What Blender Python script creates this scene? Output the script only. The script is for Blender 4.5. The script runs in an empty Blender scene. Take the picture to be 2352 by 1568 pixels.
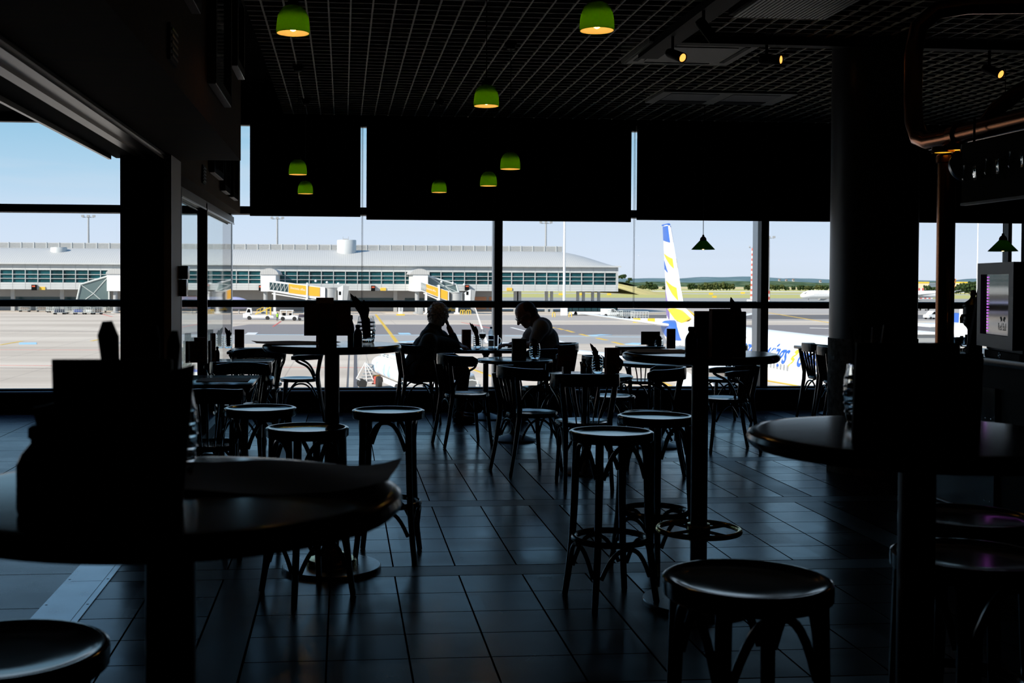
import bpy, bmesh, math, random
from mathutils import Vector, Matrix, Euler
PI = math.pi
random.seed(7)
S = bpy.context.scene
COL = S.collection

# ------------------------------------------------------------------ camera
H = 1.45
FPX, CX, CY = 2700.0, 1030.0, 707.0
cd = bpy.data.cameras.new('camera')
cd.sensor_width = 36.0
cd.lens = FPX / 2352 * 36.0
cd.shift_x = (1176 - CX) / 2352
cd.shift_y = (784 - CY) / -2352
cd.clip_start = 0.05
cd.clip_end = 9000
cd.dof.use_dof = True
cd.dof.focus_distance = 8.6
cd.dof.aperture_fstop = 7.5
cam = bpy.data.objects.new('camera', cd)
COL.objects.link(cam)
RM = (Matrix.Rotation(-math.radians(5.12), 3, 'Z') @ Matrix.Rotation(PI/2 - math.atan(59/2700), 3, 'X')
      @ Matrix.Rotation(0.0045, 3, 'Z'))
cam.matrix_world = Matrix.Translation((0, 0, H)) @ RM.to_4x4()
S.camera = cam
S.view_settings.view_transform = 'Standard'
S.view_settings.look = 'None'
S.view_settings.gamma = 1
S.view_settings.exposure = 0.2
S.view_settings.use_curve_mapping = False
S.cycles.use_denoising = True
S.cycles.max_bounces = 10
S.cycles.transparent_max_bounces = 24
S.cycles.sample_clamp_indirect = 4.0

def at(px, py, z=None, Y=None, X=None):
    """world point seen at photo pixel (px,py) on a plane of constant z, Y or X"""
    r = RM @ Vector(((px - CX)/FPX, -(py - CY)/FPX, -1.0))
    o = Vector((0, 0, H))
    t = (z - H)/r.z if z is not None else (Y/r.y if Y is not None else X/r.x)
    return o + r*t

# ------------------------------------------------------------------ sky and sun
W = bpy.data.worlds.new('sky')
S.world = W
W.use_nodes = True
nt = W.node_tree
nt.nodes.clear()
def wn(t, **k):
    n = nt.nodes.new(t)
    for a, b in k.items(): setattr(n, a, b)
    return n
wo = wn('ShaderNodeOutputWorld'); bg = wn('ShaderNodeBackground')
tc = wn('ShaderNodeTexCoord'); sx = wn('ShaderNodeSeparateXYZ')
nt.links.new(tc.outputs['Generated'], sx.inputs[0])
rp = wn('ShaderNodeValToRGB')
nt.links.new(sx.outputs['Z'], rp.inputs[0])
el = rp.color_ramp.elements
el[0].position = 0.0; el[0].color = (.66, .74, .84, 1)
el[1].position = 0.6; el[1].color = (.10, .26, .52, 1)
for p, c in ((.018, (.66, .75, .87, 1)), (.05, (.60, .72, .86, 1)), (.085, (.44, .64, .80, 1)), (.14, (.27, .53, .72, 1)), (.3, (.17, .38, .62, 1))):
    e = el.new(p); e.color = c
# thin high cloud streaks
mp = wn('ShaderNodeMapping'); mp.inputs['Scale'].default_value = (1.5, 1.5, 16)
nz = wn('ShaderNodeTexNoise'); nz.inputs['Scale'].default_value = 3.0; nz.inputs['Detail'].default_value = 5
cr = wn('ShaderNodeValToRGB'); cr.color_ramp.elements[0].position = .5; cr.color_ramp.elements[1].position = .8
cr.color_ramp.elements[1].color = (.45, .45, .45, 1)
mx = wn('ShaderNodeMixRGB'); mx.inputs[2].default_value = (.62, .70, .79, 1)
nt.links.new(tc.outputs['Generated'], mp.inputs[0]); nt.links.new(mp.outputs[0], nz.inputs['Vector'])
nt.links.new(nz.outputs[0], cr.inputs[0]); nt.links.new(cr.outputs[0], mx.inputs[0])
nt.links.new(rp.outputs[0], mx.inputs[1]); nt.links.new(mx.outputs[0], bg.inputs[0])
bg.inputs[1].default_value = 1.0
nt.links.new(bg.outputs[0], wo.inputs[0])
sun = bpy.data.lights.new('sun', 'SUN')
sun.energy = 6.0
sun.angle = math.radians(.55)
sun.color = (1.0, .93, .82)
so = bpy.data.objects.new('sun', sun)
COL.objects.link(so)
so.rotation_euler = Vector((.70, .50, -.52)).to_track_quat('-Z', 'Y').to_euler()

# ------------------------------------------------------------------ materials
def mat(name, col, rough=.5, metal=0., spec=.5, noise=0., nscale=8., bump=0., emit=None, estr=0., rnoise=0., coat=0.):
    m = bpy.data.materials.new(name); m.use_nodes = True
    t = m.node_tree; b = t.nodes['Principled BSDF']
    b.inputs['Base Color'].default_value = (*col, 1)
    b.inputs['Roughness'].default_value = rough
    b.inputs['Metallic'].default_value = metal
    b.inputs['Specular IOR Level'].default_value = spec
    b.inputs['Coat Weight'].default_value = coat
    if emit:
        b.inputs['Emission Color'].default_value = (*emit, 1)
        b.inputs['Emission Strength'].default_value = estr
    if noise or bump or rnoise:
        tc = t.nodes.new('ShaderNodeTexCoord'); n = t.nodes.new('ShaderNodeTexNoise')
        n.inputs['Scale'].default_value = nscale; n.inputs['Detail'].default_value = 6
        t.links.new(tc.outputs['Object'], n.inputs['Vector'])
        if noise:
            r = t.nodes.new('ShaderNodeValToRGB')
            r.color_ramp.elements[0].color = (*[c*(1-noise) for c in col], 1)
            r.color_ramp.elements[1].color = (*[min(1, c*(1+noise)) for c in col], 1)
            r.color_ramp.elements[0].position = .3; r.color_ramp.elements[1].position = .7
            t.links.new(n.outputs[0], r.inputs[0]); t.links.new(r.outputs[0], b.inputs['Base Color'])
        if rnoise:
            mr = t.nodes.new('ShaderNodeMapRange')
            mr.inputs['To Min'].default_value = rough - rnoise; mr.inputs['To Max'].default_value = rough + rnoise
            t.links.new(n.outputs[0], mr.inputs[0]); t.links.new(mr.outputs[0], b.inputs['Roughness'])
        if bump:
            bp = t.nodes.new('ShaderNodeBump'); bp.inputs['Strength'].default_value = bump; bp.inputs['Distance'].default_value = .01
            t.links.new(n.outputs[0], bp.inputs['Height']); t.links.new(bp.outputs[0], b.inputs['Normal'])
    return m

def wood(name, c1, c2, rough=.4, scale=6., spec=.4):
    m = mat(name, c1, rough, spec=spec)
    t = m.node_tree; b = t.nodes['Principled BSDF']
    tc = t.nodes.new('ShaderNodeTexCoord'); mp = t.nodes.new('ShaderNodeMapping')
    mp.inputs['Scale'].default_value = (1, 9, 9)
    n = t.nodes.new('ShaderNodeTexNoise'); n.inputs['Scale'].default_value = scale; n.inputs['Detail'].default_value = 7
    r = t.nodes.new('ShaderNodeValToRGB'); r.color_ramp.elements[0].color = (*c1, 1); r.color_ramp.elements[1].color = (*c2, 1)
    r.color_ramp.elements[0].position = .35; r.color_ramp.elements[1].position = .7
    t.links.new(tc.outputs['Object'], mp.inputs[0]); t.links.new(mp.outputs[0], n.inputs['Vector'])
    t.links.new(n.outputs[0], r.inputs[0]); t.links.new(r.outputs[0], b.inputs['Base Color'])
    mr = t.nodes.new('ShaderNodeMapRange'); mr.inputs['To Min'].default_value = rough*.85; mr.inputs['To Max'].default_value = rough*1.2
    t.links.new(n.outputs[0], mr.inputs[0]); t.links.new(mr.outputs[0], b.inputs['Roughness'])
    return m

def thin_glass(name, tint=(.93, .97, .97), edge=(.93, .97, .97), gloss=1., ior=1.45):
    """see-through glass: straight transmission plus a Fresnel reflection"""
    m = bpy.data.materials.new(name); m.use_nodes = True
    t = m.node_tree; t.nodes.clear()
    o = t.nodes.new('ShaderNodeOutputMaterial'); mix = t.nodes.new('ShaderNodeMixShader')
    tr = t.nodes.new('ShaderNodeBsdfTransparent'); gl = t.nodes.new('ShaderNodeBsdfGlossy')
    gl.inputs['Roughness'].default_value = .02
    fr = t.nodes.new('ShaderNodeFresnel'); fr.inputs[0].default_value = ior
    lw = t.nodes.new('ShaderNodeLayerWeight'); lw.inputs[0].default_value = .35
    mc = t.nodes.new('ShaderNodeMixRGB'); mc.inputs[1].default_value = (*tint, 1); mc.inputs[2].default_value = (*edge, 1)
    t.links.new(lw.outputs['Facing'], mc.inputs[0]); t.links.new(mc.outputs[0], tr.inputs[0])
    mu = t.nodes.new('ShaderNodeMath'); mu.operation = 'MULTIPLY'; mu.inputs[1].default_value = gloss
    ge = t.nodes.new('ShaderNodeNewGeometry'); nb = t.nodes.new('ShaderNodeMath'); nb.operation = 'SUBTRACT'; nb.inputs[0].default_value = 1.
    t.links.new(ge.outputs['Backfacing'], nb.inputs[1])
    m2 = t.nodes.new('ShaderNodeMath'); m2.operation = 'MULTIPLY'; m2.use_clamp = True
    t.links.new(fr.outputs[0], mu.inputs[0]); t.links.new(mu.outputs[0], m2.inputs[0]); t.links.new(nb.outputs[0], m2.inputs[1]); t.links.new(m2.outputs[0], mix.inputs[0])
    t.links.new(tr.outputs[0], mix.inputs[1]); t.links.new(gl.outputs[0], mix.inputs[2])
    t.links.new(mix.outputs[0], o.inputs[0])
    return m

def translucent(name, col, tcol, mixf=.6):
    m = bpy.data.materials.new(name); m.use_nodes = True
    t = m.node_tree; t.nodes.clear()
    o = t.nodes.new('ShaderNodeOutputMaterial'); mix = t.nodes.new('ShaderNodeMixShader')
    d = t.nodes.new('ShaderNodeBsdfDiffuse'); d.inputs[0].default_value = (*col, 1)
    s = t.nodes.new('ShaderNodeBsdfTranslucent'); s.inputs[0].default_value = (*tcol, 1)
    mix.inputs[0].default_value = mixf
    t.links.new(d.outputs[0], mix.inputs[1]); t.links.new(s.outputs[0], mix.inputs[2]); t.links.new(mix.outputs[0], o.inputs[0])
    return m

def tile_mat(name, base, grout, x0, y0, period, strip, ntile, rough, spec, stripcol=None, gw=.004):
    """floor tiles: ntile square tiles between wider strips, repeated every period metres"""
    m = mat(name, base, rough, spec=spec); t = m.node_tree; b = t.nodes['Principled BSDF']
    b.inputs['Specular Tint'].default_value = (.74, .80, 1., 1)
    L = t.links.new
    def M(op, a, c=None, d=None):
        n = t.nodes.new('ShaderNodeMath'); n.operation = op
        for i, v in enumerate((a, c, d)):
            if v is None: continue
            if isinstance(v, (int, float)): n.inputs[i].default_value = v
            else: L(v, n.inputs[i])
        return n.outputs[0]
    tc = t.nodes.new('ShaderNodeTexCoord'); sp = t.nodes.new('ShaderNodeSeparateXYZ'); L(tc.outputs['Object'], sp.inputs[0])
    tw = (period - strip)/ntile
    res = []
    for k, o in (('X', x0), ('Y', y0)):
        u = M('MULTIPLY', M('FRACT', M('DIVIDE', M('ADD', sp.outputs[k], 400*period - o), period)), period)
        ins = M('LESS_THAN', u, strip) if strip else None
        v = M('DIVIDE', M('SUBTRACT', u, strip), tw)
        f = M('FRACT', v)
        g1 = M('LESS_THAN', M('MINIMUM', f, M('SUBTRACT', 1., f)), gw/tw)
        gs = M('LESS_THAN', M('MINIMUM', u, M('ABSOLUTE', M('SUBTRACT', u, strip))), gw*1.3)
        res.append((ins, g1, gs, M('FLOOR', v)))
    (ix, gx, sxx, fx), (iy, gy, syy, fy) = res
    if strip:
        inany = M('MAXIMUM', ix, iy)
        # a tile's thin joints are interrupted by the strips
        g = M('MAXIMUM', M('MULTIPLY', M('MAXIMUM', gx, gy), M('SUBTRACT', 1., inany)), M('MAXIMUM', M('MULTIPLY', sxx, M('SUBTRACT', 1., iy)), syy))
    else:
        inany = None; g = M('MAXIMUM', gx, gy)
    n = t.nodes.new('ShaderNodeTexNoise'); n.inputs['Scale'].default_value = 3.2; n.inputs['Detail'].default_value = 8
    L(tc.outputs['Object'], n.inputs['Vector'])
    wn_ = t.nodes.new('ShaderNodeTexWhiteNoise'); wn_.noise_dimensions = '2D'
    cb = t.nodes.new('ShaderNodeCombineXYZ'); L(M('FLOOR', M('DIVIDE', sp.outputs['X'], tw)), cb.inputs[0]); L(M('FLOOR', M('DIVIDE', sp.outputs['Y'], tw)), cb.inputs[1])
    L(cb.outputs[0], wn_.inputs['Vector'])
    mixc = t.nodes.new('ShaderNodeMixRGB'); mixc.blend_type = 'MIX'
    mixc.inputs[1].default_value = (*[c*.7 for c in base], 1); mixc.inputs[2].default_value = (*[c*1.3 for c in base], 1)
    L(n.outputs[0], mixc.inputs[0]); cur = mixc.outputs[0]
    if strip and stripcol:
        ms = t.nodes.new('ShaderNodeMixRGB'); ms.inputs[2].default_value = (*stripcol, 1); L(inany, ms.inputs[0]); L(cur, ms.inputs[1]); cur = ms.outputs[0]
    mg = t.nodes.new('ShaderNodeMixRGB'); mg.inputs[2].default_value = (*grout, 1); L(g, mg.inputs[0]); L(cur, mg.inputs[1])
    L(mg.outputs[0], b.inputs['Base Color'])
    r0 = M('ADD', M('MULTIPLY', n.outputs[0], .16), rough - .08)
    r1 = M('ADD', r0, M('MULTIPLY', wn_.outputs[0], .06))
    if strip: r1 = M('ADD', r1, M('MULTIPLY', inany, .1))
    L(M('MAXIMUM', r1, M('MULTIPLY', g, .9)), b.inputs['Roughness'])
    L(M('MULTIPLY', M('SUBTRACT', 1., g), spec), b.inputs['Specular IOR Level'])
    # slight scratches and unevenness
    bp = t.nodes.new('ShaderNodeBump'); bp.inputs['Strength'].default_value = .25; bp.inputs['Distance'].default_value = .004
    L(M('SUBTRACT', n.outputs[0], g), bp.inputs['Height']); L(bp.outputs[0], b.inputs['Normal'])
    return m

M_ = {}
M_['blackwood'] = wood('black_bentwood', (.005, .004, .004), (.010, .008, .007), .18, spec=.5)
M_['seatwood'] = wood('dark_seat_wood', (.005, .005, .005), (.010, .008, .008), .11, spec=.6)
M_['tablewood'] = wood('dark_table_wood', (.014, .008, .006), (.028, .014, .010), .13, spec=.55)
M_['tableedge'] = wood('table_edge_wood', (.012, .006, .004), (.03, .012, .007), .15, spec=.5)
M_['polewood'] = wood('pole_wood', (.045, .016, .010), (.085, .028, .014), .3)
M_['brass'] = mat('brass', (.62, .43, .14), .16, 1.0)
M_['steel'] = mat('brushed_steel', (.36, .38, .41), .30, 1.0, rnoise=.08, nscale=40)
M_['chrome'] = mat('chrome', (.75, .76, .78), .06, 1.0)
M_['iron'] = mat('dark_cast_iron', (.02, .02, .022), .36, .6, spec=.5)
M_['copper'] = mat('copper', (.36, .13, .055), .2, 1.0, rnoise=.05, nscale=10)
M_['black'] = mat('matt_black', (.004, .004, .004), .7, spec=.08)
M_['blackgloss'] = mat('gloss_black', (.006, .006, .007), .2, spec=.5)
M_['blind'] = mat('black_blind_cloth', (.0025, .0025, .0026), .95, spec=.05)
M_['frame'] = mat('dark_window_frame', (.010, .009, .008), .5, spec=.3)
M_['alu'] = mat('pale_aluminium', (.50, .51, .53), .38, .7)
M_['sill'] = mat('sill_stone', (.32, .34, .40), .18, spec=.6)
M_['panelbrown'] = wood('brown_veneer', (.050, .027, .010), (.075, .041, .015), .75, 3., spec=.03)
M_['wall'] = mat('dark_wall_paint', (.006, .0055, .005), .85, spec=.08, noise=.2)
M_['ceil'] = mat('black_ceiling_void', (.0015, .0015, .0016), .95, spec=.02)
M_['fin'] = mat('grey_ceiling_grid', (.36, .325, .265), .6, spec=.12)
M_['acwhite'] = mat('grey_white_plastic', (.20, .195, .18), .6, spec=.15)
M_['acdark'] = mat('dark_grille', (.035, .035, .036), .6, noise=.3, nscale=60)
M_['pane'] = thin_glass('window_pane', (.97, .975, .985), (.92, .94, .96))
M_['panepart'] = thin_glass('partition_pane', (.90, .95, .95), (.82, .9, .9), gloss=1.3, ior=1.55)
M_['glass'] = mat('clear_glass', (.93, .96, .97), .0); M_['glass'].node_tree.nodes['Principled BSDF'].inputs['Transmission Weight'].default_value = 1.; M_['glass'].node_tree.nodes['Principled BSDF'].inputs['IOR'].default_value = 1.46
M_['greenglass'] = translucent('green_shade_glass', (.10, .26, .010), (.27, .66, .012), .62)
M_['shadewhite'] = translucent('cream_shade_liner', (.75, .62, .38), (.8, .72, .45), .45)
M_['darkgreen'] = translucent('green_cone_glass', (.03, .10, .006), (.08, .26, .012), .65)
M_['bulb'] = mat('lit_bulb', (1, .7, .4), .4, emit=(1.0, .52, .16), estr=26)
M_['bulb2'] = mat('lit_spot', (1, .6, .3), .4, emit=(1.0, .42, .08), estr=1.5)
M_['bulb3'] = mat('lit_cone_bulb', (1, .6, .3), .4, emit=(1.0, .62, .22), estr=9.0)
M_['paper'] = mat('placemat_paper', (.28, .18, .125), .7, spec=.2, noise=.25, nscale=5)
M_['paperwhite'] = mat('white_paper', (.42, .41, .40), .7, spec=.2)
M_['napkin'] = mat('black_napkin', (.006, .006, .007), .85, spec=.1)
M_['menu'] = mat('dark_menu_card', (.17, .060, .036), .7, spec=.1, noise=.3, nscale=9)
M_['menub'] = mat('olive_menu_card', (.035, .028, .012), .65, spec=.2, noise=.2)
M_['menupale'] = mat('pale_menu_card', (.30, .23, .19), .65, spec=.2, noise=.25, nscale=14)
M_['ink'] = mat('dark_ink', (.01, .01, .01), .7)
M_['skin'] = mat('skin', (.24, .125, .085), .55, noise=.12, nscale=30)
M_['hairgrey'] = mat('grey_hair', (.34, .35, .38), .55, noise=.5, nscale=45, bump=.5)
M_['coat'] = mat('dark_jacket', (.010, .012, .012), .75, noise=.5, nscale=22, bump=.4)
M_['trouser'] = mat('dark_trousers', (.008, .008, .010), .85, noise=.3, nscale=18)
M_['tee'] = mat('grey_tee', (.24, .24, .255), .9, noise=.12, nscale=16, bump=.2, spec=.1)
M_['plastic'] = mat('dark_red_plastic', (.05, .012, .008), .35)
M_['wine'] = mat('dark_drink', (.012, .003, .004), .1)
M_['bottle'] = thin_glass('bottle_plastic', (.78, .90, .97), (.35, .5, .62), ior=1.4)
M_['bluelabel'] = mat('blue_label', (.02, .13, .36), .5)
M_['palelabel'] = mat('pale_label', (.5, .62, .72), .5)
M_['newsprint'] = mat('newspaper_cladding', (.09, .085, .075), .8, spec=.1, noise=.6, nscale=26)
M_['column'] = mat('column_paint', (.014, .014, .018), .34, spec=.4)
M_['fridge'] = mat('fridge_grey', (.040, .041, .045), .45)
M_['mirror'] = mat('picture_glass', (.01, .01, .01), .06, spec=.6)
M_['floor'] = tile_mat('dark_floor_tiles', (.013, .0105, .018), (.001, .001, .001), 1.208, 7.545, 1.785, .2, 5, .20, .55, (.008, .008, .012))
M_['floorcor'] = tile_mat('corridor_floor_tiles', (.055, .060, .085), (.006, .006, .007), -1.3, .35, .62, 0, 1, .24, .5, None, .004)
M_['soil'] = mat('dark_concrete', (.05, .05, .05), .9)

# ------------------------------------------------------------------ mesh building
class MB:
    def __init__(s): s.v = []; s.f = []; s.mi = []
    def add(s, vs, fs, mi=0, M=None):
        o = len(s.v)
        for v in vs:
            v = Vector(v)
            s.v.append(M @ v if M else v)
        for f in fs: s.f.append([i + o for i in f]); s.mi.append(mi)
        return s
    def box(s, x0, x1, y0, y1, z0, z1, mi=0, M=None, b=0.):
        x0, x1 = min(x0, x1), max(x0, x1); y0, y1 = min(y0, y1), max(y0, y1); z0, z1 = min(z0, z1), max(z0, z1)
        if b:
            b = min(b, (x1-x0)*.45, (y1-y0)*.45, (z1-z0)*.45)
            bm = bmesh.new(); bmesh.ops.create_cube(bm, size=1)
            for v in bm.verts: v.co = Vector(((x0+x1)/2 + v.co.x*(x1-x0), (y0+y1)/2 + v.co.y*(y1-y0), (z0+z1)/2 + v.co.z*(z1-z0)))
            bmesh.ops.bevel(bm, geom=bm.edges[:], offset=b, segments=2, profile=.6, affect='EDGES')
            bm.verts.index_update()
            r = s.add([v.co.copy() for v in bm.verts], [[v.index for v in f.verts] for f in bm.faces], mi, M)
            bm.free(); return r
        vs = [(x, y, z) for z in (z0, z1) for y in (y0, y1) for x in (x0, x1)]
        return s.add(vs, [(0, 2, 3, 1), (4, 5, 7, 6), (0, 1, 5, 4), (2, 6, 7, 3), (0, 4, 6, 2), (1, 3, 7, 5)], mi, M)
    def lathe(s, prof, n=32, c=(0, 0, 0), mi=0, M=None, sy=1.):
        vs = []; fs = []; rows = []
        for r, z in prof:
            if r < 1e-6: rows.append([len(vs)]); vs.append((c[0], c[1], c[2]+z))
            else:
                rows.append(list(range(len(vs), len(vs)+n)))
                vs += [(c[0]+r*math.cos(2*PI*i/n), c[1]+sy*r*math.sin(2*PI*i/n), c[2]+z) for i in range(n)]
        for a, b in zip(rows, rows[1:]):
            for i in range(n):
                j = (i+1) % n
                if len(a) == 1 and len(b) == 1: continue
                if len(a) == 1: fs.append((a[0], b[j], b[i]))
                elif len(b) == 1: fs.append((a[i], a[j], b[0]))
                else: fs.append((a[i], a[j], b[j], b[i]))
        return s.add(vs, fs, mi, M)
    def tube(s, pts, r, n=8, closed=False, mi=0, M=None, flat=1., up=None):
        pts = [Vector(p) for p in pts]; N = len(pts)
        R = r if isinstance(r, (list, tuple)) else [r]*N
        T = []
        for i in range(N):
            a = pts[i-1] if (i > 0 or closed) else pts[i]
            b = pts[(i+1) % N] if (i < N-1 or closed) else pts[i]
            d = (b-a); T.append(d.normalized() if d.length > 1e-9 else Vector((0, 0, 1)))
        u = Vector(up) if up else (Vector((0, 0, 1)) if abs(T[0].z) < .9 else Vector((1, 0, 0)))
        vs = []; fs = []
        for i in range(N):
            if up: u = Vector(up)
            u = (u - T[i]*u.dot(T[i])); u = u.normalized() if u.length > 1e-6 else T[i].orthogonal().normalized()
            w = T[i].cross(u)
            for k in range(n):
                a = 2*PI*k/n
                vs.append(pts[i] + u*(math.cos(a)*R[i]) + w*(math.sin(a)*R[i]*flat))
        for i in range(N if closed else N-1):
            for k in range(n):
                j = (i+1) % N
                fs.append((i*n+k, i*n+(k+1) % n, j*n+(k+1) % n, j*n+k))
        if not closed:
            fs.append(tuple(range(n-1, -1, -1))); fs.append(tuple((N-1)*n+k for k in range(n)))
        return s.add(vs, fs, mi, M)
    def cyl(s, p0, p1, r0, r1=None, n=16, mi=0, M=None):
        return s.tube([p0, p1], [r0, r0 if r1 is None else r1], n, False, mi, M)
    def ball(s, c, r, nu=16, nv=10, mi=0, M=None):
        rx, ry, rz = (r, r, r) if isinstance(r, (int, float)) else r
        vs = [Vector((c[0], c[1], c[2]+rz))]; fs = []
        for j in range(1, nv):
            a = PI*j/nv
            for i in range(nu):
                b = 2*PI*i/nu
                vs.append(Vector((c[0]+rx*math.sin(a)*math.cos(b), c[1]+ry*math.sin(a)*math.sin(b), c[2]+rz*math.cos(a))))
        vs.append(Vector((c[0], c[1], c[2]-rz)))
        for i in range(nu): fs.append((0, 1+i, 1+(i+1) % nu))
        for j in range(nv-2):
            for i in range(nu):
                a = 1+j*nu+i; b = 1+j*nu+(i+1) % nu
                fs.append((a, a+nu, b+nu, b))
        L = len(vs)-1
        for i in range(nu): fs.append((L, 1+(nv-2)*nu+(i+1) % nu, 1+(nv-2)*nu+i))
        return s.add(vs, fs, mi, M)
    def prism(s, poly, a, b, ax='y', mi=0, M=None):
        """polygon (2-D points) pushed along an axis from a to b: ax y -> points are (x,z); x -> (y,z); z -> (x,y)"""
        f = {'y': lambda p, t: (p[0], t, p[1]), 'x': lambda p, t: (t, p[0], p[1]), 'z': lambda p, t: (p[0], p[1], t)}[ax]
        n = len(poly)
        vs = [f(p, a) for p in poly] + [f(p, b) for p in poly]
        fs = [tuple(range(n)), tuple(range(2*n-1, n-1, -1))] + [(i, (i+1) % n, n+(i+1) % n, n+i) for i in range(n)]
        return s.add(vs, fs, mi, M)
    def loft(s, rings, cap=True, mi=0, M=None):
        n = len(rings[0]); vs = [p for r in rings for p in r]; fs = []
        for i in range(len(rings)-1):
            for k in range(n): fs.append((i*n+k, i*n+(k+1) % n, (i+1)*n+(k+1) % n, (i+1)*n+k))
        if cap: fs.append(tuple(range(n-1, -1, -1))); fs.append(tuple((len(rings)-1)*n+k for k in range(n)))
        return s.add(vs, fs, mi, M)
    def build(s, name, mats, parent=None, loc=None, rotz=0., smooth=35):
        me = bpy.data.meshes.new(name)
        me.from_pydata([tuple(v) for v in s.v], [], s.f)
        for m in (mats if isinstance(mats, (list, tuple)) else [mats]): me.materials.append(M_[m] if isinstance(m, str) else m)
        for p, k in zip(me.polygons, s.mi): p.material_index = k
        bm = bmesh.new(); bm.from_mesh(me); bmesh.ops.recalc_face_normals(bm, faces=bm.faces[:]); bm.to_mesh(me); bm.free()
        if smooth:
            me.polygons.foreach_set('use_smooth', [True]*len(me.polygons))
            me.set_sharp_from_angle(angle=math.radians(smooth))
        o = bpy.data.objects.new(name, me); COL.objects.link(o)
        if parent: o.parent = parent
        if loc is not None: o.location = loc
        if rotz: o.rotation_euler = (0, 0, rotz)
        return o

def thing(name, label, cat, loc=(0, 0, 0), rotz=0., group=None):
    o = bpy.data.objects.new(name, None); COL.objects.link(o)
    o.empty_display_size = .1; o.location = loc; o.rotation_euler = (0, 0, rotz)
    o['label'] = label; o['category'] = cat
    if group: o['group'] = group
    return o
def tag(o, label, cat, group=None, kind=None):
    if label: o['label'] = label
    if cat: o['category'] = cat
    if group: o['group'] = group
    if kind: o['kind'] = kind
    return o
def struct(o, label=None):
    o['kind'] = 'structure'
    if label: o['label'] = label
    return o
def dup(root, loc, rotz=0., label=None, group=None, scale=None):
    r = root.copy(); COL.objects.link(r); r.location = loc; r.rotation_euler = (0, 0, rotz)
    if scale: r.scale = scale
    if label: r['label'] = label
    if group: r['group'] = group
    for ch in list(root.children):
        c = ch.copy(); COL.objects.link(c); c.parent = r
        for g in list(ch.children):
            d = g.copy(); COL.objects.link(d); d.parent = c
    return r
def arc(c, r, a0, a1, n, plane='xy', z=0.):
    out = []
    for i in range(n+1):
        a = a0 + (a1-a0)*i/n
        p, q = c[0]+r*math.cos(a), c[1]+r*math.sin(a)
        out.append((p, q, z) if plane == 'xy' else ((p, z, q) if plane == 'xz' else (z, p, q)))
    return out
def bez(p0, p1, p2, p3, n=10):
    p0, p1, p2, p3 = map(Vector, (p0, p1, p2, p3))
    return [p0*(1-t)**3 + p1*3*t*(1-t)**2 + p2*3*t*t*(1-t) + p3*t**3 for t in [i/n for i in range(n+1)]]
def text_mesh(txt, size, ext=.0, shear=0., align='LEFT', off=0.):
    cu = bpy.data.curves.new('lettering', 'FONT'); cu.body = txt; cu.size = size; cu.extrude = ext; cu.shear = shear; cu.align_x = align
    cu.resolution_u = 3; cu.offset = off
    o = bpy.data.objects.new('lettering', cu); COL.objects.link(o)
    dg = bpy.context.evaluated_depsgraph_get()
    me = bpy.data.meshes.new_from_object(o.evaluated_get(dg))
    vs = [v.co.copy() for v in me.vertices]; fs = [list(p.vertices) for p in me.polygons]
    bpy.data.objects.remove(o); bpy.data.curves.remove(cu); bpy.data.meshes.remove(me)
    return vs, fs
# ------------------------------------------------------------------ room shell
WY = 13.3
CZ = 3.3
struct(MB().box(-1.33, 8.3, -2.6, WY+.2, -.2, 0).build('floor', 'floor', smooth=0))
struct(MB().box(-8, -1.33, -2.6, WY+.2, -.2, 0).build('floor_corridor', 'floorcor', smooth=0))
m = MB().box(-1.33, -1.30, -2.5, 7.55, 0, .005).box(-1.15, -1.12, -2.5, 7.55, 0, .005)
m.box(-1.30, -1.15, -2.5, 2.2, 0, .007).box(-1.30, -1.15, 2.204, 5.75, 0, .007).box(-1.30, -1.15, 5.754, 7.55, 0, .007)
for yy in [k*.45 - 2.3 for k in range(22)]:
    for xx in (-1.315, -1.135): m.lathe([(0, .0065), (.006, .006), (.007, .005)], 8, (xx, yy, 0))
struct(m.build('trim_1', mat('worn_threshold_steel', (.42, .44, .48), .24, .9, rnoise=.14, nscale=5, noise=.15), smooth=0), 'worn steel threshold strip across the corridor opening')
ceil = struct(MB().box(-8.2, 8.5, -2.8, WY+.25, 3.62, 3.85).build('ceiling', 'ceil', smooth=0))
g = MB()
x = -.55
while x < 8.0:
    g.box(x-.006, x+.006, -2.5, WY-.15, CZ, CZ+.014); x += .149
y = -2.4
while y < WY-.2:
    g.box(-.66, 8.0, y-.0055, y+.0055, CZ+.001, CZ+.014); y += .149
g.build('grid', 'fin', ceil, smooth=0)
struct(MB().box(-8.0, -1.46, -2.6, WY, 3.28, 3.6).build('ceiling_corridor', 'ceil', smooth=0))
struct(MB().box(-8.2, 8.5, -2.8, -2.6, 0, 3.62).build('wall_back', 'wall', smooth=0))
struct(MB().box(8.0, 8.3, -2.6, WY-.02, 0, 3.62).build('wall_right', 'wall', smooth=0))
struct(MB().box(-8.2, -8.0, -2.6, WY, 0, 3.62).build('wall_left', 'wall', smooth=0))
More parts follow.
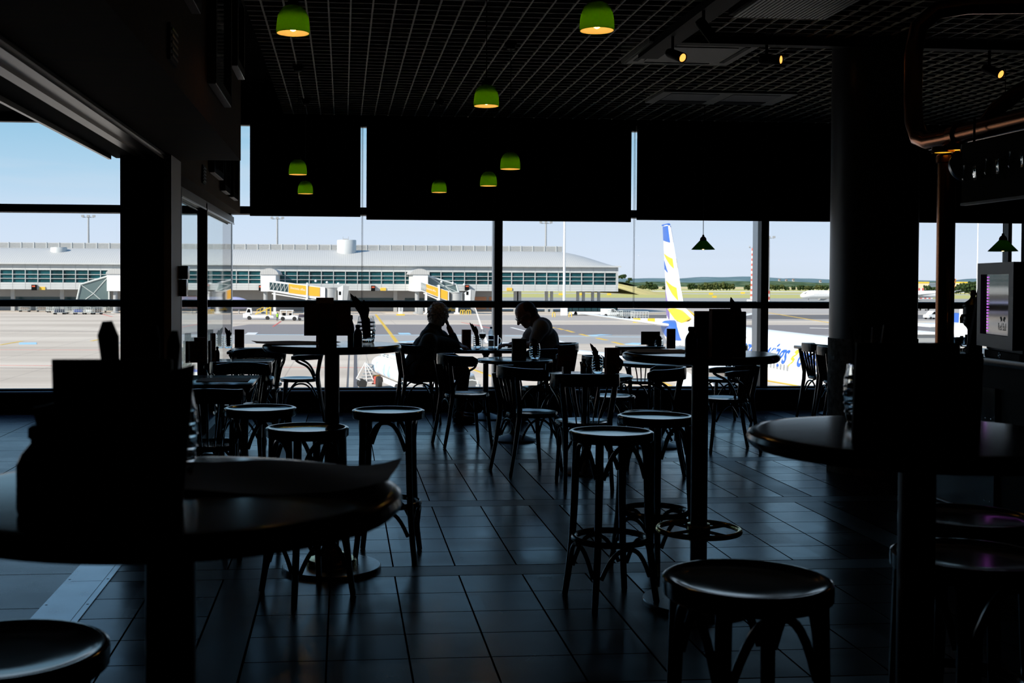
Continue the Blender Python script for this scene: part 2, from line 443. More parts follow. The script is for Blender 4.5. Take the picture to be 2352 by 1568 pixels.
# window wall: parapet below, beam above
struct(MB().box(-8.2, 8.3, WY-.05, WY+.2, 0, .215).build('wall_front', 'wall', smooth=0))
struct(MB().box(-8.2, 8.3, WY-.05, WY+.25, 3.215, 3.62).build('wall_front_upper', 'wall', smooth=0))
struct(MB().box(-8.2, 8.0, WY-.17, WY+.06, .216, .236, b=.004).build('trim_2', 'sill', smooth=0), 'long polished window sill board')
struct(MB().box(-8.0, 8.0, WY-.065, WY-.05, 0, .08).build('baseboard_front', 'frame', smooth=0))
xs = [-8.05, -7.41, -4.36, -1.29, 1.755, 4.865, 7.86]
for i in range(len(xs)-1):
    x0, x1 = xs[i], xs[i+1]
    f = MB()
    f.box(x0-.0, x0+.045, WY-.06, WY+.06, .236, 3.21).box(x1-.045, x1, WY-.06, WY+.06, .236, 3.21)
    f.box(x0+.045, x1-.045, WY-.06, WY+.06, 1.163, 1.236)
    f.box(x0+.045, x1-.045, WY-.06, WY+.06, 2.2, 2.285)
    f.box(x0+.045, x1-.045, WY-.05, WY+.05, .236, .256).box(x0+.045, x1-.045, WY-.05, WY+.05, 3.185, 3.21)
    w = struct(f.build('window_%d' % (i+1), 'frame', smooth=0))
    MB().box(x0+.05, x1-.05, WY+.062, WY+.075, 2.195, 2.205).box(x0+.05, x1-.05, WY+.062, WY+.075, 1.234, 1.242)\
        .box(x0-.035, x0+.035, WY+.06, WY+.26, .2, 3.3).build('outer_fin', 'alu', w, smooth=0)
    for a, b_ in ((.256, 1.163), (1.236, 2.2), (2.285, 3.185)):
        MB().box(x0+.045, x1-.045, WY+.0, WY+.012, a, b_).build('pane', 'pane', w, smooth=0)
# glazed partition between bar and corridor
f = MB()
for yy in (7.92, 8.95, 10.62): f.box(-1.29, -1.21, yy-.04, yy+.04, 0, 2.14)
f.box(-1.29, -1.21, 7.96, WY-.06, 2.09, 2.16)
part = struct(f.build('window_7', 'frame', smooth=0))
f2 = MB().box(-1.29, -1.21, 8.99, 10.58, 0, .1).box(-1.29, -1.21, 10.66, WY-.06, 0, .1)
f2.build('bottom_rail', 'frame', part, smooth=0)
for a, b_ in ((8.99, 10.58), (10.66, WY-.06)):
    MB().box(-1.256, -1.244, a, b_, .1, 2.09).build('pane', 'panepart', part, smooth=0)
    MB().box(-1.292, -1.288, a, b_, 2.075, 2.09).box(-1.212, -1.205, a, b_, 2.078, 2.092).build('edge_trim', 'alu', part, smooth=0)
for yy in (8.95, 10.62): MB().box(-1.212, -1.2, yy-.04, yy-.028, 0, 2.09).build('edge_trim', 'alu', part, smooth=0)
d1 = struct(MB().box(-1.28, -1.22, 7.97, 8.9, .01, .12).box(-1.28, -1.22, 7.97, 8.06, .12, 2.08).box(-1.28, -1.22, 8.82, 8.9, .12, 2.08).box(-1.28, -1.22, 8.06, 8.82, 1.98, 2.08).build('door_1', 'frame', smooth=0))
MB().box(-1.255, -1.245, 8.06, 8.82, .12, 1.98).build('pane', 'panepart', d1, smooth=0)
MB().tube([(-1.22, 8.1, 1.06), (-1.165, 8.1, 1.055), (-1.165, 8.1, .80), (-1.22, 8.1, .795)], .011).build('handle', 'chrome', d1)
# bulkhead over the shop front, and the panel wall beyond it
struct(MB().box(-1.08, -.666, -2.6, 7.76, 2.235, 3.61).build('wall_left_bulkhead', 'panelbrown', smooth=0))
struct(MB().box(-1.32, -1.08, 7.765, 12.5, 2.162, 3.61).build('wall_left_panel', 'panelbrown', smooth=0))
struct(MB().box(-1.46, -1.08, -2.6, 7.76, 2.24, 3.61).build('wall_left_lintel', 'wall', smooth=0))
t_ = MB().box(-1.27, -1.215, -2.5, 7.6, 2.21, 2.24).box(-1.215, -1.10, -2.5, 7.6, 2.225, 2.24).box(-1.15, -1.11, -2.5, 7.6, 2.205, 2.24)
struct(t_.build('trim_3', mat('sliding_track_metal', (.16, .13, .11), .3, .9), smooth=0), 'sliding door track under the bulkhead')
struct(MB().box(-1.478, -1.46, -2.5, 7.6, 2.215, 2.262).build('trim_4', mat('pale_edge_trim', (.62, .57, .53), .3, .9), smooth=0), 'pale edge trim of the shop front lintel')
struct(MB().box(-1.402, -1.113, 7.58, 7.90, 0, 2.24).build('wall_left_pier', mat('dark_pier', (.012, .010, .009), .6, spec=.3), smooth=0))
struct(MB().box(-1.113, -1.068, 7.46, 7.90, 0, 2.235).build('trim_5', mat('grey_post', (.50, .44, .39), .6), smooth=0), 'grey upright post at the end of the shop front')

# ------------------------------------------------------------------ apron and landscape
GZ = -6.65
def ground_mat():
    m = mat('apron_concrete', (.70, .64, .56), .85, spec=.1)
    t = m.node_tree; b = t.nodes['Principled BSDF']; L = t.links.new
    def M(op, a, c=None):
        n = t.nodes.new('ShaderNodeMath'); n.operation = op
        for i, v in enumerate((a, c)):
            if v is None: continue
            if isinstance(v, (int, float)): n.inputs[i].default_value = v
            else: L(v, n.inputs[i])
        return n.outputs[0]
    tc = t.nodes.new('ShaderNodeTexCoord'); sp = t.nodes.new('ShaderNodeSeparateXYZ'); L(tc.outputs['Object'], sp.inputs[0])
    X, Y = sp.outputs['X'], sp.outputs['Y']
    def band(v, a, b_):
        return M('MULTIPLY', M('GREATER_THAN', v, a), M('LESS_THAN', v, b_))
    n = t.nodes.new('ShaderNodeTexNoise'); n.inputs['Scale'].default_value = .05; n.inputs['Detail'].default_value = 9
    mp = t.nodes.new('ShaderNodeMapping'); mp.inputs['Scale'].default_value = (.35, 1.6, 1); L(tc.outputs['Object'], mp.inputs[0]); L(mp.outputs[0], n.inputs['Vector'])
    def mix(f, c1, col):
        q = t.nodes.new('ShaderNodeMixRGB'); L(f, q.inputs[0])
        L(c1, q.inputs[1]); q.inputs[2].default_value = (*col, 1); return q.outputs[0]
    r = t.nodes.new('ShaderNodeValToRGB')
    r.color_ramp.elements[0].color = (.51, .435, .355, 1); r.color_ramp.elements[1].color = (.67, .585, .485, 1)
    r.color_ramp.elements[0].position = .35; r.color_ramp.elements[1].position = .65
    L(n.outputs[0], r.inputs[0]); c = r.outputs[0]
    # slab joints
    def joint(v, p, w): return M('LESS_THAN', M('FRACT', M('DIVIDE', M('ADD', v, 5000.), p)), w/p)
    c = mix(M('MULTIPLY', M('MAXIMUM', joint(X, 7.5, .12), joint(Y, 7.5, .2)), .35), c, (.2, .18, .16))
    # asphalt service roads crossing the apron
    skew = M('ADD', Y, M('MULTIPLY', X, -.06))
    e1 = M('GREATER_THAN', M('SUBTRACT', X, M('MULTIPLY', M('SUBTRACT', Y, 205), .18)), -21.)
    c = mix(M('MULTIPLY', band(Y, 181, 224), e1), c, (.25, .23, .225))
    c = mix(M('MULTIPLY', band(Y, 154, 181), e1), c, (.39, .375, .355))
    c = mix(M('MULTIPLY', band(Y, 250, 288), M('GREATER_THAN', X, -30)), c, (.42, .385, .35))
    # taxiways and grass beyond the pier
    far = M('GREATER_THAN', X, 66.)
    c = mix(M('MULTIPLY', band(skew, 300, 430), far), c, (.45, .41, .37))
    c = mix(M('MULTIPLY', band(skew, 255, 292), far), c, (.17, .16, .155))
    c = mix(M('GREATER_THAN', Y, 430.), c, (.36, .355, .33))
    c = mix(band(Y, 640, 860), c, (.50, .47, .17))
    c = mix(band(Y, 860, 930), c, (.50, .49, .45))
    c = mix(band(Y, 930, 1130), c, (.52, .47, .17))
    c = mix(band(Y, 1130, 1230), c, (.75, .72, .66))
    c = mix(M('GREATER_THAN', Y, 1230.), c, (.52, .48, .19))
    c = mix(band(Y, 1750, 9000), c, (.68, .54, .28))
    c = mix(band(Y, 2600, 9000), c, (.20, .24, .10))
    L(c, b.inputs['Base Color'])
    return m
gx = MB(); gx.add([(-900, -60, 0), (2600, -60, 0), (2600, 4200, 0), (-900, 4200, 0)], [(0, 1, 2, 3)])
gx.box(-900, 2600, -60, 4200, -2, -.001)
ground = struct(gx.build('ground', ground_mat(), loc=(0, 0, GZ), smooth=0))
M_['yellow'] = mat('yellow_paint', (.72, .46, .05), .7)
M_['white'] = mat('white_paint', (.72, .72, .70), .7)
M_['red'] = mat('red_paint', (.62, .12, .09), .7)
M_['bluew'] = mat('pale_blue_paint', (.36, .60, .78), .7)
M_['darkline'] = mat('dark_drain', (.12, .11, .11), .8)
mk = 0
def stripe(p, q, w, m):
    """painted line on the apron between two photo pixels, w metres wide"""
    global mk; mk += 1
    a, b = at(*p, z=GZ), at(*q, z=GZ)
    d = (b-a); n = Vector((-d.y, d.x, 0)).normalized()*w/2
    z0, z1 = .0, .012 + .0008*mk
    vs = [(v.x, v.y, z) for z in (z0, z1) for v in (a-n, a+n, b+n, b-n)]
    MB().add(vs, [(0, 1, 2, 3), (4, 5, 6, 7), (0, 1, 5, 4), (1, 2, 6, 5), (2, 3, 7, 6), (3, 0, 4, 7)]).build('painted_line', m, ground, smooth=0)
stripe((863, 722), (912, 786), .55, 'yellow')
stripe((0, 792), (52, 783), .5, 'yellow'); stripe((210, 783), (262, 773), .5, 'yellow')
stripe((0, 839), (400, 841), .16, 'red'); stripe((0, 803), (300, 804), .16, 'red'); stripe((540, 843), (1100, 845), .16, 'red')
stripe((0, 845), (400, 848), .14, 'darkline'); stripe((627, 750), (645, 738), .35, 'red'); stripe((232, 721), (258, 727), .4, 'red')
stripe((0, 760), (260, 762), .3, 'darkline'); stripe((1060, 740), (1140, 756), .3, 'red'); stripe((560, 768), (1140, 770), .4, 'bluew'); stripe((1160, 771), (1480, 774), .4, 'bluew')
for a, b in (((1257, 750), (1275, 753)), ((1282, 754), (1293, 757)), ((1300, 758), (1317, 763)), ((1333, 767), (1352, 772)), ((1371, 776), (1393, 781)), ((1408, 785), (1431, 791))): stripe(a, b, .6, 'yellow')
stripe((1175, 752), (1210, 761), .5, 'white'); stripe((1278, 781), (1312, 792), .5, 'white')
stripe((916, 766), (942, 766), 4.6, 'bluew'); stripe((1362, 769), (1390, 770), 4.6, 'bluew'); stripe((1442, 789), (1478, 790), 4., 'bluew'); stripe((44, 789), (84, 788.5), 4.6, 'bluew'); stripe((932, 784), (955, 785), 4., 'bluew')
stripe((566, 766), (590, 766), 7., 'white')
stripe((802, 800), (797, 893), .12, 'darkline'); stripe((816, 800), (816, 893), .3, 'darkline')
stripe((1080, 846), (1140, 868), .3, 'yellow'); stripe((1505, 872), (1540, 886), .3, 'yellow'); stripe((1765, 718), (1905, 741), .6, 'yellow')
stripe((1480, 722), (1550, 717), .5, 'yellow'); stripe((1860, 753), (1905, 754), .6, 'white'); stripe((2110, 770), (2155, 775), .4, 'yellow')
# distant hills and woods
def hill(name, p0, p1, Y, hpx, m, seed, depth=300, rough=.3, n=90, z0=GZ):
    rnd = random.Random(seed); a = at(p0, 650, Y=Y).x; b = at(p1, 650, Y=Y).x
    ph = [rnd.uniform(0, 6) for _ in range(8)]
    rings = []
    for j in range(7):
        t = j/6; row = []
        for i in range(n+1):
            s = i/n; k = s*(len(hpx)-1); q = min(int(k), len(hpx)-2); f = k-q; f = f*f*(3-2*f)
            h = (hpx[q]*(1-f) + hpx[q+1]*f)*Y/FPX
            h *= 1 + rough*.25*sum(math.sin(s*(9+11*r)+ph[r]+j*.7) for r in range(6))/6*2
            prof = math.sin(PI*min(1, t*.5+.0)) if t < 1 else 1
            row.append((a+(b-a)*s, Y-depth*.5+depth*t, z0 + max(0, h)*prof))
        rings.append(row)
    vs = [p for r in rings for p in r]; N = n+1
    fs = [(j*N+i, j*N+i+1, (j+1)*N+i+1, (j+1)*N+i) for j in range(6) for i in range(n)]
    lo = len(vs); vs += [(x, Y+depth*.6, z0-1) for x, _, _ in rings[-1]]
    fs += [(6*N+i, 6*N+i+1, lo+i+1, lo+i) for i in range(n)]
    return MB().add(vs, fs).build(name, m, smooth=60)
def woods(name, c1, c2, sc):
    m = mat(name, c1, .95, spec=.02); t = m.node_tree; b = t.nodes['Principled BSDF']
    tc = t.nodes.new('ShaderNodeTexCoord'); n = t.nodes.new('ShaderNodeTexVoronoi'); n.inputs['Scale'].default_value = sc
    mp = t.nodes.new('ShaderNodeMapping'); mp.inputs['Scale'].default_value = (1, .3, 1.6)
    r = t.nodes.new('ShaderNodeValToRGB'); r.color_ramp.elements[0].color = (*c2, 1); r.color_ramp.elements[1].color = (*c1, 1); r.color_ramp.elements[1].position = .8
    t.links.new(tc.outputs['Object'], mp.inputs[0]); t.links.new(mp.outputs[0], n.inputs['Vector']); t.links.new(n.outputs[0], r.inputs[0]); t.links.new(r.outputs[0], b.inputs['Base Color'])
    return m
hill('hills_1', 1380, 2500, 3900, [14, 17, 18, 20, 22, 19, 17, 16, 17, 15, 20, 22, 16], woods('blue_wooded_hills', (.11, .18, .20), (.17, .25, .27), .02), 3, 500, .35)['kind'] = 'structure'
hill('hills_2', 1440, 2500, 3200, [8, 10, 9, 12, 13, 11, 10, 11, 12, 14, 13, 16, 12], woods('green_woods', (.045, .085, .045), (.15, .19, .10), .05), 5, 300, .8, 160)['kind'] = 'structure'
hill('hills_3', 1395, 1500, 900, [26, 30, 27, 17, 8, 0], woods('dry_grass_bank', (.55, .46, .20), (.50, .43, .18), .15), 9, 200, .2)['kind'] = 'structure'
# ------------------------------------------------------------------ furniture builders
def bar_stool(label):
    t = thing('bar_stool', label, 'stool', group='bentwood bar stools round the high tables')
    MB().lathe([(0, .764), (.08, .764), (.14, .7665), (.168, .772), (.176, .7755), (.185, .7765), (.1915, .773), (.1925, .762), (.1915, .738), (.185, .732), (.16, .733), (.0, .735)], 40).build('seat', 'seatwood', t)
    for k in range(4):
        a = PI/4 + k*PI/2; c, s = math.cos(a), math.sin(a)
        P = lambda r, z: (r*c, r*s, z)
        MB().tube([P(.166, .735), P(.170, .6), P(.176, .42), P(.186, .25), P(.204, .10), P(.220, 0.001)], [.019, .0185, .0175, .0165, .0155, .0145], 10).build('leg', 'blackwood', t)
        b2 = a + PI/2
        for zt, zb, rr, nm, th in ((.722, .575, .170, 'brace', .011), (.266, .135, .197, 'lower_brace', .0105)):
            pts = []
            for i in range(15):
                u = i/14; ang = a + .10 + (b2-a-.20)*u
                ht = zb + (zt-zb)*(1-abs(2*u-1)**2.6)
                chord = rr*math.cos(PI/4)/max(.70, math.cos(ang-a-PI/4))*1.02
                rad = chord + (rr-chord)*(.45)
                pts.append((rad*math.cos(ang), rad*math.sin(ang), ht))
            MB().tube(pts, th, 8).build(nm, 'blackwood', t)
    MB().tube(arc((0, 0), .166, 0, 2*PI*35/36, 35, z=.285), .0145, 10, True).build('foot_ring', 'blackwood', t)
    return t

def bistro_chair(label, arms=False):
    """faces +Y; seat height .46"""
    t = thing('bentwood_armchair' if arms else 'bentwood_chair', label, 'chair', group='bentwood armchairs' if arms else 'bentwood chairs round the low tables')
    ring = []
    for i in range(36):
        a = 2*PI*i/36
        rx = .205 + .012*math.sin(a); ry = .2
        ring.append((rx*math.cos(a), ry*math.sin(a)))
    L = lambda k, z: [(x*k, y*k, z) for x, y in ring]
    MB().loft([L(.5, .43), L(.96, .43), L(1.0, .437), L(1.0, .455), L(.975, .463), L(.9, .463), L(.7, .456), L(.3, .452), L(.02, .452)]).build('seat', 'seatwood', t)
    for sx in (-1, 1):
        MB().tube([(sx*.15, .135, .435), (sx*.155, .15, .25), (sx*.168, .178, .001)], [.0185, .017, .0135], 10).build('leg', 'blackwood', t)
        MB().tube([(sx*.165, -.265, .001), (sx*.158, -.225, .2), (sx*.155, -.19, .42), (sx*.158, -.185, .5), (sx*.172, -.205, .62), (sx*.186, -.225, .75)], [.0145, .017, .021, .021, .020, .018], 10).build('leg', 'blackwood', t)
        if arms:
            ar = []
            for i in range(13):
                u = i/12; p = bez((sx*.175, -.20, .69), (sx*.215, -.19, .69), (sx*.245, -.06, .685), (sx*.225, .075, .68), 12)[i]
                hh = .026*(1-.35*max(0, u-.85)/.15); ww = .016 + .008*math.sin(PI*u)
                ar.append([(p.x-ww, p.y, p.z-hh), (p.x+ww, p.y, p.z-hh), (p.x+ww*1.1, p.y, p.z), (p.x+ww, p.y, p.z+hh), (p.x-ww, p.y, p.z+hh), (p.x-ww*1.1, p.y, p.z)])
            MB().loft(ar).build('armrest', 'blackwood', t)
            MB().tube(bez((sx*.235, .03, .66), (sx*.235, -.03, .60), (sx*.19, -.10, .64), (sx*.175, -.155, .462), 14), .0115, 8).build('arm_support', 'blackwood', t)
        else: MB().tube(bez((sx*.236, .0, .735), (sx*.232, -.01, .655), (sx*.20, -.17, .70), (sx*.172, -.186, .50), 14), .0105, 8).build('side_brace', 'blackwood', t)
    # deep U shaped top rail
    rings = []
    for i in range(29):
        u = i/28*2-1; a = -PI/2 + u*(1.05 if arms else 1.72)
        x = .238*math.cos(a); y = -.045 + .215*math.sin(a)
        if abs(u) > .9: y += (abs(u)-.9)*.25
        hh = .045*(1-max(0, (abs(u)-.93)/.07)**2*.55); zc = .765 + .006*math.cos(u*PI)
        nx, ny = math.cos(a), math.sin(a)
        rings.append([(x+nx*o, y+ny*o, zc+z) for o, z in ((-.011, -hh), (-.004, -hh*1.03), (.009, -hh), (.012, 0), (.009, hh), (-.004, hh*1.03), (-.011, hh), (-.013, 0))])
    MB().loft(rings).build('back_rail', 'blackwood', t)
    for i in range(5):
        u = (i-2)/2
        MB().tube([(u*.075, -.178, .45), (u*.085, -.192, .52), (u*.115, -.218, .64), (u*.135, -.242+abs(u)*.014, .735)], [.010, .0115, .013, .012], 8, flat=.5, up=(0, 1, 0)).build('slat', 'blackwood', t)
    for (a, b) in (((-.15, .15), (.15, .15)), ((-.155, -.195), (.155, -.195)), ((-.165, .14), (-.165, -.18)), ((.165, .14), (.165, -.18))):
        pts = []
        for i in range(13):
            u = i/12
            pts.append((a[0]+(b[0]-a[0])*(.03+.94*u), a[1]+(b[1]-a[1])*(.03+.94*u), .27+.145*(1-abs(2*u-1)**2.4)))
        MB().tube(pts, .0088, 8).build('brace', 'blackwood', t)
    return t

def high_table(label, ring=True):
    t = thing('high_table', label, 'table', group='round high bar tables')
    MB().lathe([(0, 1.12), (.30, 1.12), (.325, 1.1195)], 56).lathe([(.0, 1.092), (.3, 1.092)], 56).build('top_inlay', 'tablewood', t)
    MB().lathe([(.324, 1.1195), (.338, 1.119), (.347, 1.113), (.350, 1.104), (.347, 1.094), (.338, 1.086), (.31, 1.083), (.0, 1.083)], 56).build('tabletop', 'tableedge', t)
    MB().lathe([(.0375, 1.083), (.11, 1.083), (.11, 1.077), (.045, 1.075), (.0385, 1.07)], 24).build('top_plate', 'iron', t)
    MB().cyl((0, 0, .05), (0, 0, 1.07), .0375, n=24).build('pole', 'polewood', t)
    MB().lathe([(0, .0), (.25, .0), (.25, .016), (.246, .02), (.08, .021), (0, .021)], 56).build('base_plate', 'steel', t)
    b = MB().lathe([(.125, .021), (.128, .026), (.127, .044), (.118, .052), (.075, .054), (.074, .075), (.068, .08), (.05, .082), (.049, .098), (.044, .103), (.038, .105)], 40)
    b.build('base_collar', 'brass', t)
    if ring:
        r = MB().tube(arc((0, 0), .182, 0, 2*PI*47/48, 47, z=.33), .0125, 12, True)
        r.build('foot_ring', 'brass', t)
        for k in range(4):
            a = k*PI/2 + .5
            MB().cyl((.045*math.cos(a), .045*math.sin(a), .33), (.178*math.cos(a), .178*math.sin(a), .33), .0075, n=10).build('spoke', 'brass', t)
        MB().lathe([(.038, .30), (.05, .302), (.052, .33), (.05, .358), (.038, .36)], 28).build('ring_collar', 'brass', t)
    return t

def low_table(label, square=0.):
    t = thing('low_table', label, 'table', group='low pedestal tables')
    if square:
        s = square/2
        MB().box(-s, s, -s, s, .715, .75, b=.008).build('tabletop', 'tablewood', t)
    else:
        MB().lathe([(0, .75), (.33, .75), (.348, .748), (.357, .741), (.357, .73), (.35, .722), (.33, .718), (0, .718)], 48).build('tabletop', 'tablewood', t)
    MB().lathe([(.03, .717), (.12, .716), (.12, .708), (.05, .70), (.031, .67)], 24).build('top_plate', 'iron', t)
    MB().cyl((0, 0, .06), (0, 0, .715), .0295, n=20).build('pole', 'iron', t)
    MB().lathe([(0, 0), (.205, 0), (.206, .012), (.19, .02), (.10, .045), (.05, .062), (.034, .085), (.03, .10)], 40).build('base', mat('grey_cast_base', (.055, .057, .062), .35, .5, spec=.5), t)
    return t

def wall_table(label):
    """oblong table with bentwood legs, .52 wide in X, .82 long in Y"""
    t = thing('cafe_table', label, 'table', group='oblong tables along the glass partition')
    MB().box(-.27, .27, -.41, .41, .722, .75, b=.008).build('tabletop', 'tablewood', t)
    MB().box(-.23, .23, -.37, .37, .67, .721).build('apron', 'blackwood', t)
    for sx in (-1, 1):
        for sy in (-1, 1):
            MB().tube(bez((sx*.235, sy*.365, .72), (sx*.17, sy*.30, .60), (sx*.15, sy*.28, .30), (sx*.19, sy*.33, .001), 12), [.022]*4+[.019]*5+[.016]*4, 10).build('leg', 'blackwood', t)
    return t

# ------------------------------------------------------------------ tables and seats in place
hv = lambda v: (v.x, v.y, 0)
T1 = at(757, 1309, z=.02); T2 = at(1610, 821, z=1.12); T3 = at(392, 1122, z=1.137); T4 = at(2108, 995, z=1.137)
T1 = Vector((-.055, 5.95, 0)); T2 = Vector((1.607, 5.18, 0))
ht = high_table('round high table with steel disc base and brass collar, big menu board on top', False); ht.location = T1; ht.scale.z = 1.137/1.12
h2 = high_table('round wooden high table with brass foot ring, standing before the aircraft tail', True); h2.location = T2; h2.scale.z = 1.137/1.12
dup(ht, hv(T3), .6, 'nearest high table at the left, with loose paper placemat over its edge')
dup(h2, hv(T4), .3, 'nearest high table at the right, in front of the round column')
L1, L2, L3, L5, L6, L7 = (Vector(v) for v in ((1.565, 10.68, 0), (1.848, 8.833, 0), (1.515, 12.42, 0), (3.40, 12.55, 0), (2.777, 10.20, 0), (5.36, 12.5, 0)))
lt = low_table('round low table with jar and dark card box, just before the seated people'); lt.location = L1
dup(lt, L2, 0, 'round low table carrying a napkin jar and two menu cards, nearest of the low tables')
dup(lt, L6, 0, 'round low table mostly hidden behind the high table with the brass ring')
sq = low_table('square window table where the two people sit, set with bottle and wine glass', .74); sq.location = L3
dup(sq, L5, 0, 'square window table with a standing picture card, below the aircraft tail')
dup(sq, L7+Vector((.12, .1, 0)), 0, 'square window table half hidden by the round column')
wt = wall_table('oblong table along the partition, nearest, with a single placemat'); wt.location = (-.885, 8.47, 0)
dup(wt, (-.885, 10.32, 0), 0, 'oblong table along the partition, middle one, with menus and a pepper mill')
dup(wt, (-.885, 12.25, 0), 0, 'oblong table along the partition, by the window, with a napkin jar')

first = True
def stool(px, py, rot, label):
    global first, proto_s
    p = at(px, py, z=.772)
    if first: proto_s = bar_stool(label); proto_s.location = hv(p); proto_s.rotation_euler.z = rot; first = False; return proto_s
    return dup(proto_s, hv(p), rot, label)
stool(892, 942, -.05+PI/4-PI/4-.1, 'bar stool right of the high table with the menu board, its feet on view')
stool(598, 937, .35, 'bar stool behind and left of the high table with the menu board')
stool(706, 982, .55, 'bar stool in front of the high table with the steel disc base')
stool(1404, 991, .25, 'front one of the two bar stools left of the brass ringed high table')
stool(1505, 955, .6, 'rear one of the two bar stools left of the brass ringed high table')
stool(1716, 1330, .15, 'big close bar stool in front of the brass ringed high table')
stool(4, 1492, .4, 'bar stool cut off in the bottom left corner by the steel threshold')
stool(2231, 1275, .2, 'bar stool behind the pole of the high table at the right edge')
stool(2222, 1185, .7, 'bar stool farthest back beside the bar counter')
stool(1125, 1668, .3, 'bar stool whose rim just shows at the bottom edge')

firstc = True
proto_a = None
def chair(x, y, rot, label, arms=False):
    """rot: 0 faces the window, pi/2 faces the corridor, -pi/2 faces the bar counter"""
    global firstc, proto_c, proto_a
    if arms:
        if proto_a is None: proto_a = bistro_chair(label, True); proto_a.location = (x, y, 0); proto_a.rotation_euler.z = rot; return proto_a
        return dup(proto_a, (x, y, 0), rot, label)
    if firstc: proto_c = bistro_chair(label); proto_c.location = (x, y, 0); proto_c.rotation_euler.z = rot; firstc = False; return proto_c
    return dup(proto_c, (x, y, 0), rot, label)
HP = PI/2
chair(1.10, 10.42, -HP+.25, 'chair left of the round low table before the seated people, turned towards the bar counter')
chair(1.44, 8.92, -HP+.35, 'chair left of the nearest low table with the napkin jar')
chair(1.72, 8.30, -.05, 'chair with its back to the bar stools, tucked under the nearest low table')
chair(2.34, 8.80, HP-.30, 'chair right of the nearest low table, its back rail against the aircraft')
chair(1.87, 10.98, HP+.5, 'chair right of the round low table with the jar, in front of the seated man')
chair(2.36, 10.15, -HP+.1, 'chair left of the low table behind the brass ringed high table')
chair(3.30, 9.92, HP, 'armchair seen from the side, right of the brass ringed high table', True)
chair(-.445, 12.15, HP, 'armchair seen from the side alone before the window, left of the menu board table pole', True)
chair(3.02, 11.78, .05, 'chair facing the window at the table with the standing picture card')
chair(3.93, 11.95, HP+.2, 'chair right of the window table with the standing picture card')
chair(*at(1900, 863, z=.46).xy, -HP+.1, 'left one of the two chairs beside the round column by the window')
chair(*at(1938, 874, z=.46).xy, -HP-.12, 'right one of the two chairs beside the round column by the window')
chair(-.80, 7.28, 0, 'armchair in front of the nearest partition table, by the grey post', True)
chair(-.78, 9.07, PI, 'armchair behind the nearest partition table, facing the camera', True)
chair(-.82, 9.62, .05, 'chair in front of the middle partition table')
chair(-.78, 11.0, PI, 'chair behind the middle partition table, facing the camera')
chair(-.80, 11.58, 0, 'chair in front of the window end partition table')
chair(.80, 12.12, -HP+.12, 'chair the grey haired person sits on')
chair(2.22, 12.30, HP-.1, 'chair the person in the grey tee sits on')

# ------------------------------------------------------------------ lamps, blinds, ceiling units
def bell_lamp(label):
    """origin at the lower rim; rim radius .0775"""
    t = thing('pendant_lamp', label, 'lamp', group='green bell pendant lamps')
    prof = [(.0775, 0), (.0785, .02), (.0765, .05), (.071, .08), (.060, .105), (.044, .122), (.026, .130)]
    MB().lathe(prof, 32).lathe([(r-.002, z+.0005) for r, z in prof], 32).build('shade', 'greenglass', t)
    MB().lathe([(.0745, .001), (.0745, .02), (.0725, .05), (.067, .078), (.056, .101), (.04, .116), (.022, .121)], 32).build('shade_liner', 'shadewhite', t)
    MB().ball((0, 0, .036), (.021, .021, .026), 16, 10).build('bulb', 'bulb', t)
    MB().lathe([(.0, .062), (.040, .066), (.043, .070), (.034, .088), (.024, .100), (.026, .116), (.030, .128), (.029, .142), (.02, .155), (.01, .162), (0, .164)], 20).build('lamp_holder', 'black', t)  # holder plus an added black cap that keeps bulb light off the upper shade
    return t
def hang(t, zr):
    MB().cyl((0, 0, .16), (0, 0, CZ+.02-zr), .003, n=6).build('cord', 'black', t)
    MB().lathe([(0, CZ-zr-.055), (.03, CZ-zr-.05), (.045, CZ-zr-.02), (.048, CZ-zr), (.048, CZ-zr+.03)], 20).build('ceiling_rose', 'black', t)
for (px, py, w, lb) in ((673, 77, 76, 'large near bell lamp over the bar stools at the left'), (1371, 71, 79, 'large near bell lamp over the middle of the room'),
                    (1117, 244, 58, 'bell lamp hanging under the middle of the ceiling grid, seen from below'), (684, 401, 41.5, 'upper of the two bell lamps before the blind at the left'),
                    (701.5, 445, 35, 'lower of the two bell lamps before the blind at the left'), (1008.5, 442, 35, 'small bell lamp alone in front of the wide middle blind'),
                    (1122, 427, 39, 'middle bell lamp of the three before the wide middle blind'), (1172, 388.5, 46, 'highest bell lamp of the three before the wide middle blind')):
    r = RM @ Vector(((px-CX)/FPX, -(py-CY)/FPX, -1.0)); d = FPX*.155/w
    p = Vector((0, 0, H)) + r*d
    t = bell_lamp('green glass ' + lb); t.location = p; hang(t, p.z)
def cone_lamp(px, py, w, D, label):
    r = RM @ Vector(((px-CX)/FPX, -(py-CY)/FPX, -1.0)); p = Vector((0, 0, H)) + r*(FPX*D/w)
    t = thing('pendant_lamp', label, 'lamp', p, group='green cone pendant lamps'); R = D/2
    prof = [(R, 0), (R*1.0, .003), (R*.28, R*.80)]
    MB().lathe(prof, 36).lathe([(R*.97, .0005), (R*.26, R*.79)], 36).build('shade', 'darkgreen', t)
    MB().ball((0, 0, .014), (.016, .016, .015), 14, 8).build('bulb', 'bulb3', t)
    MB().lathe([(.0, R*.55), (.02, R*.6), (R*.28, R*.80), (R*.27, R*.93), (R*.2, R*1.06), (.012, R*1.14), (.01, R*1.28), (0, R*1.3)], 20).build('lamp_holder', 'black', t)
    MB().cyl((0, 0, R*1.28), (0, 0, CZ+.02-p.z), .0035, n=6).build('cord', 'black', t)
cone_lamp(1615, 573, 53, .24, 'green cone lamp hanging before the sky beside the aircraft tail')
cone_lamp(2303.5, 577, 64, .24, 'green cone lamp hanging above the small drinks fridge')

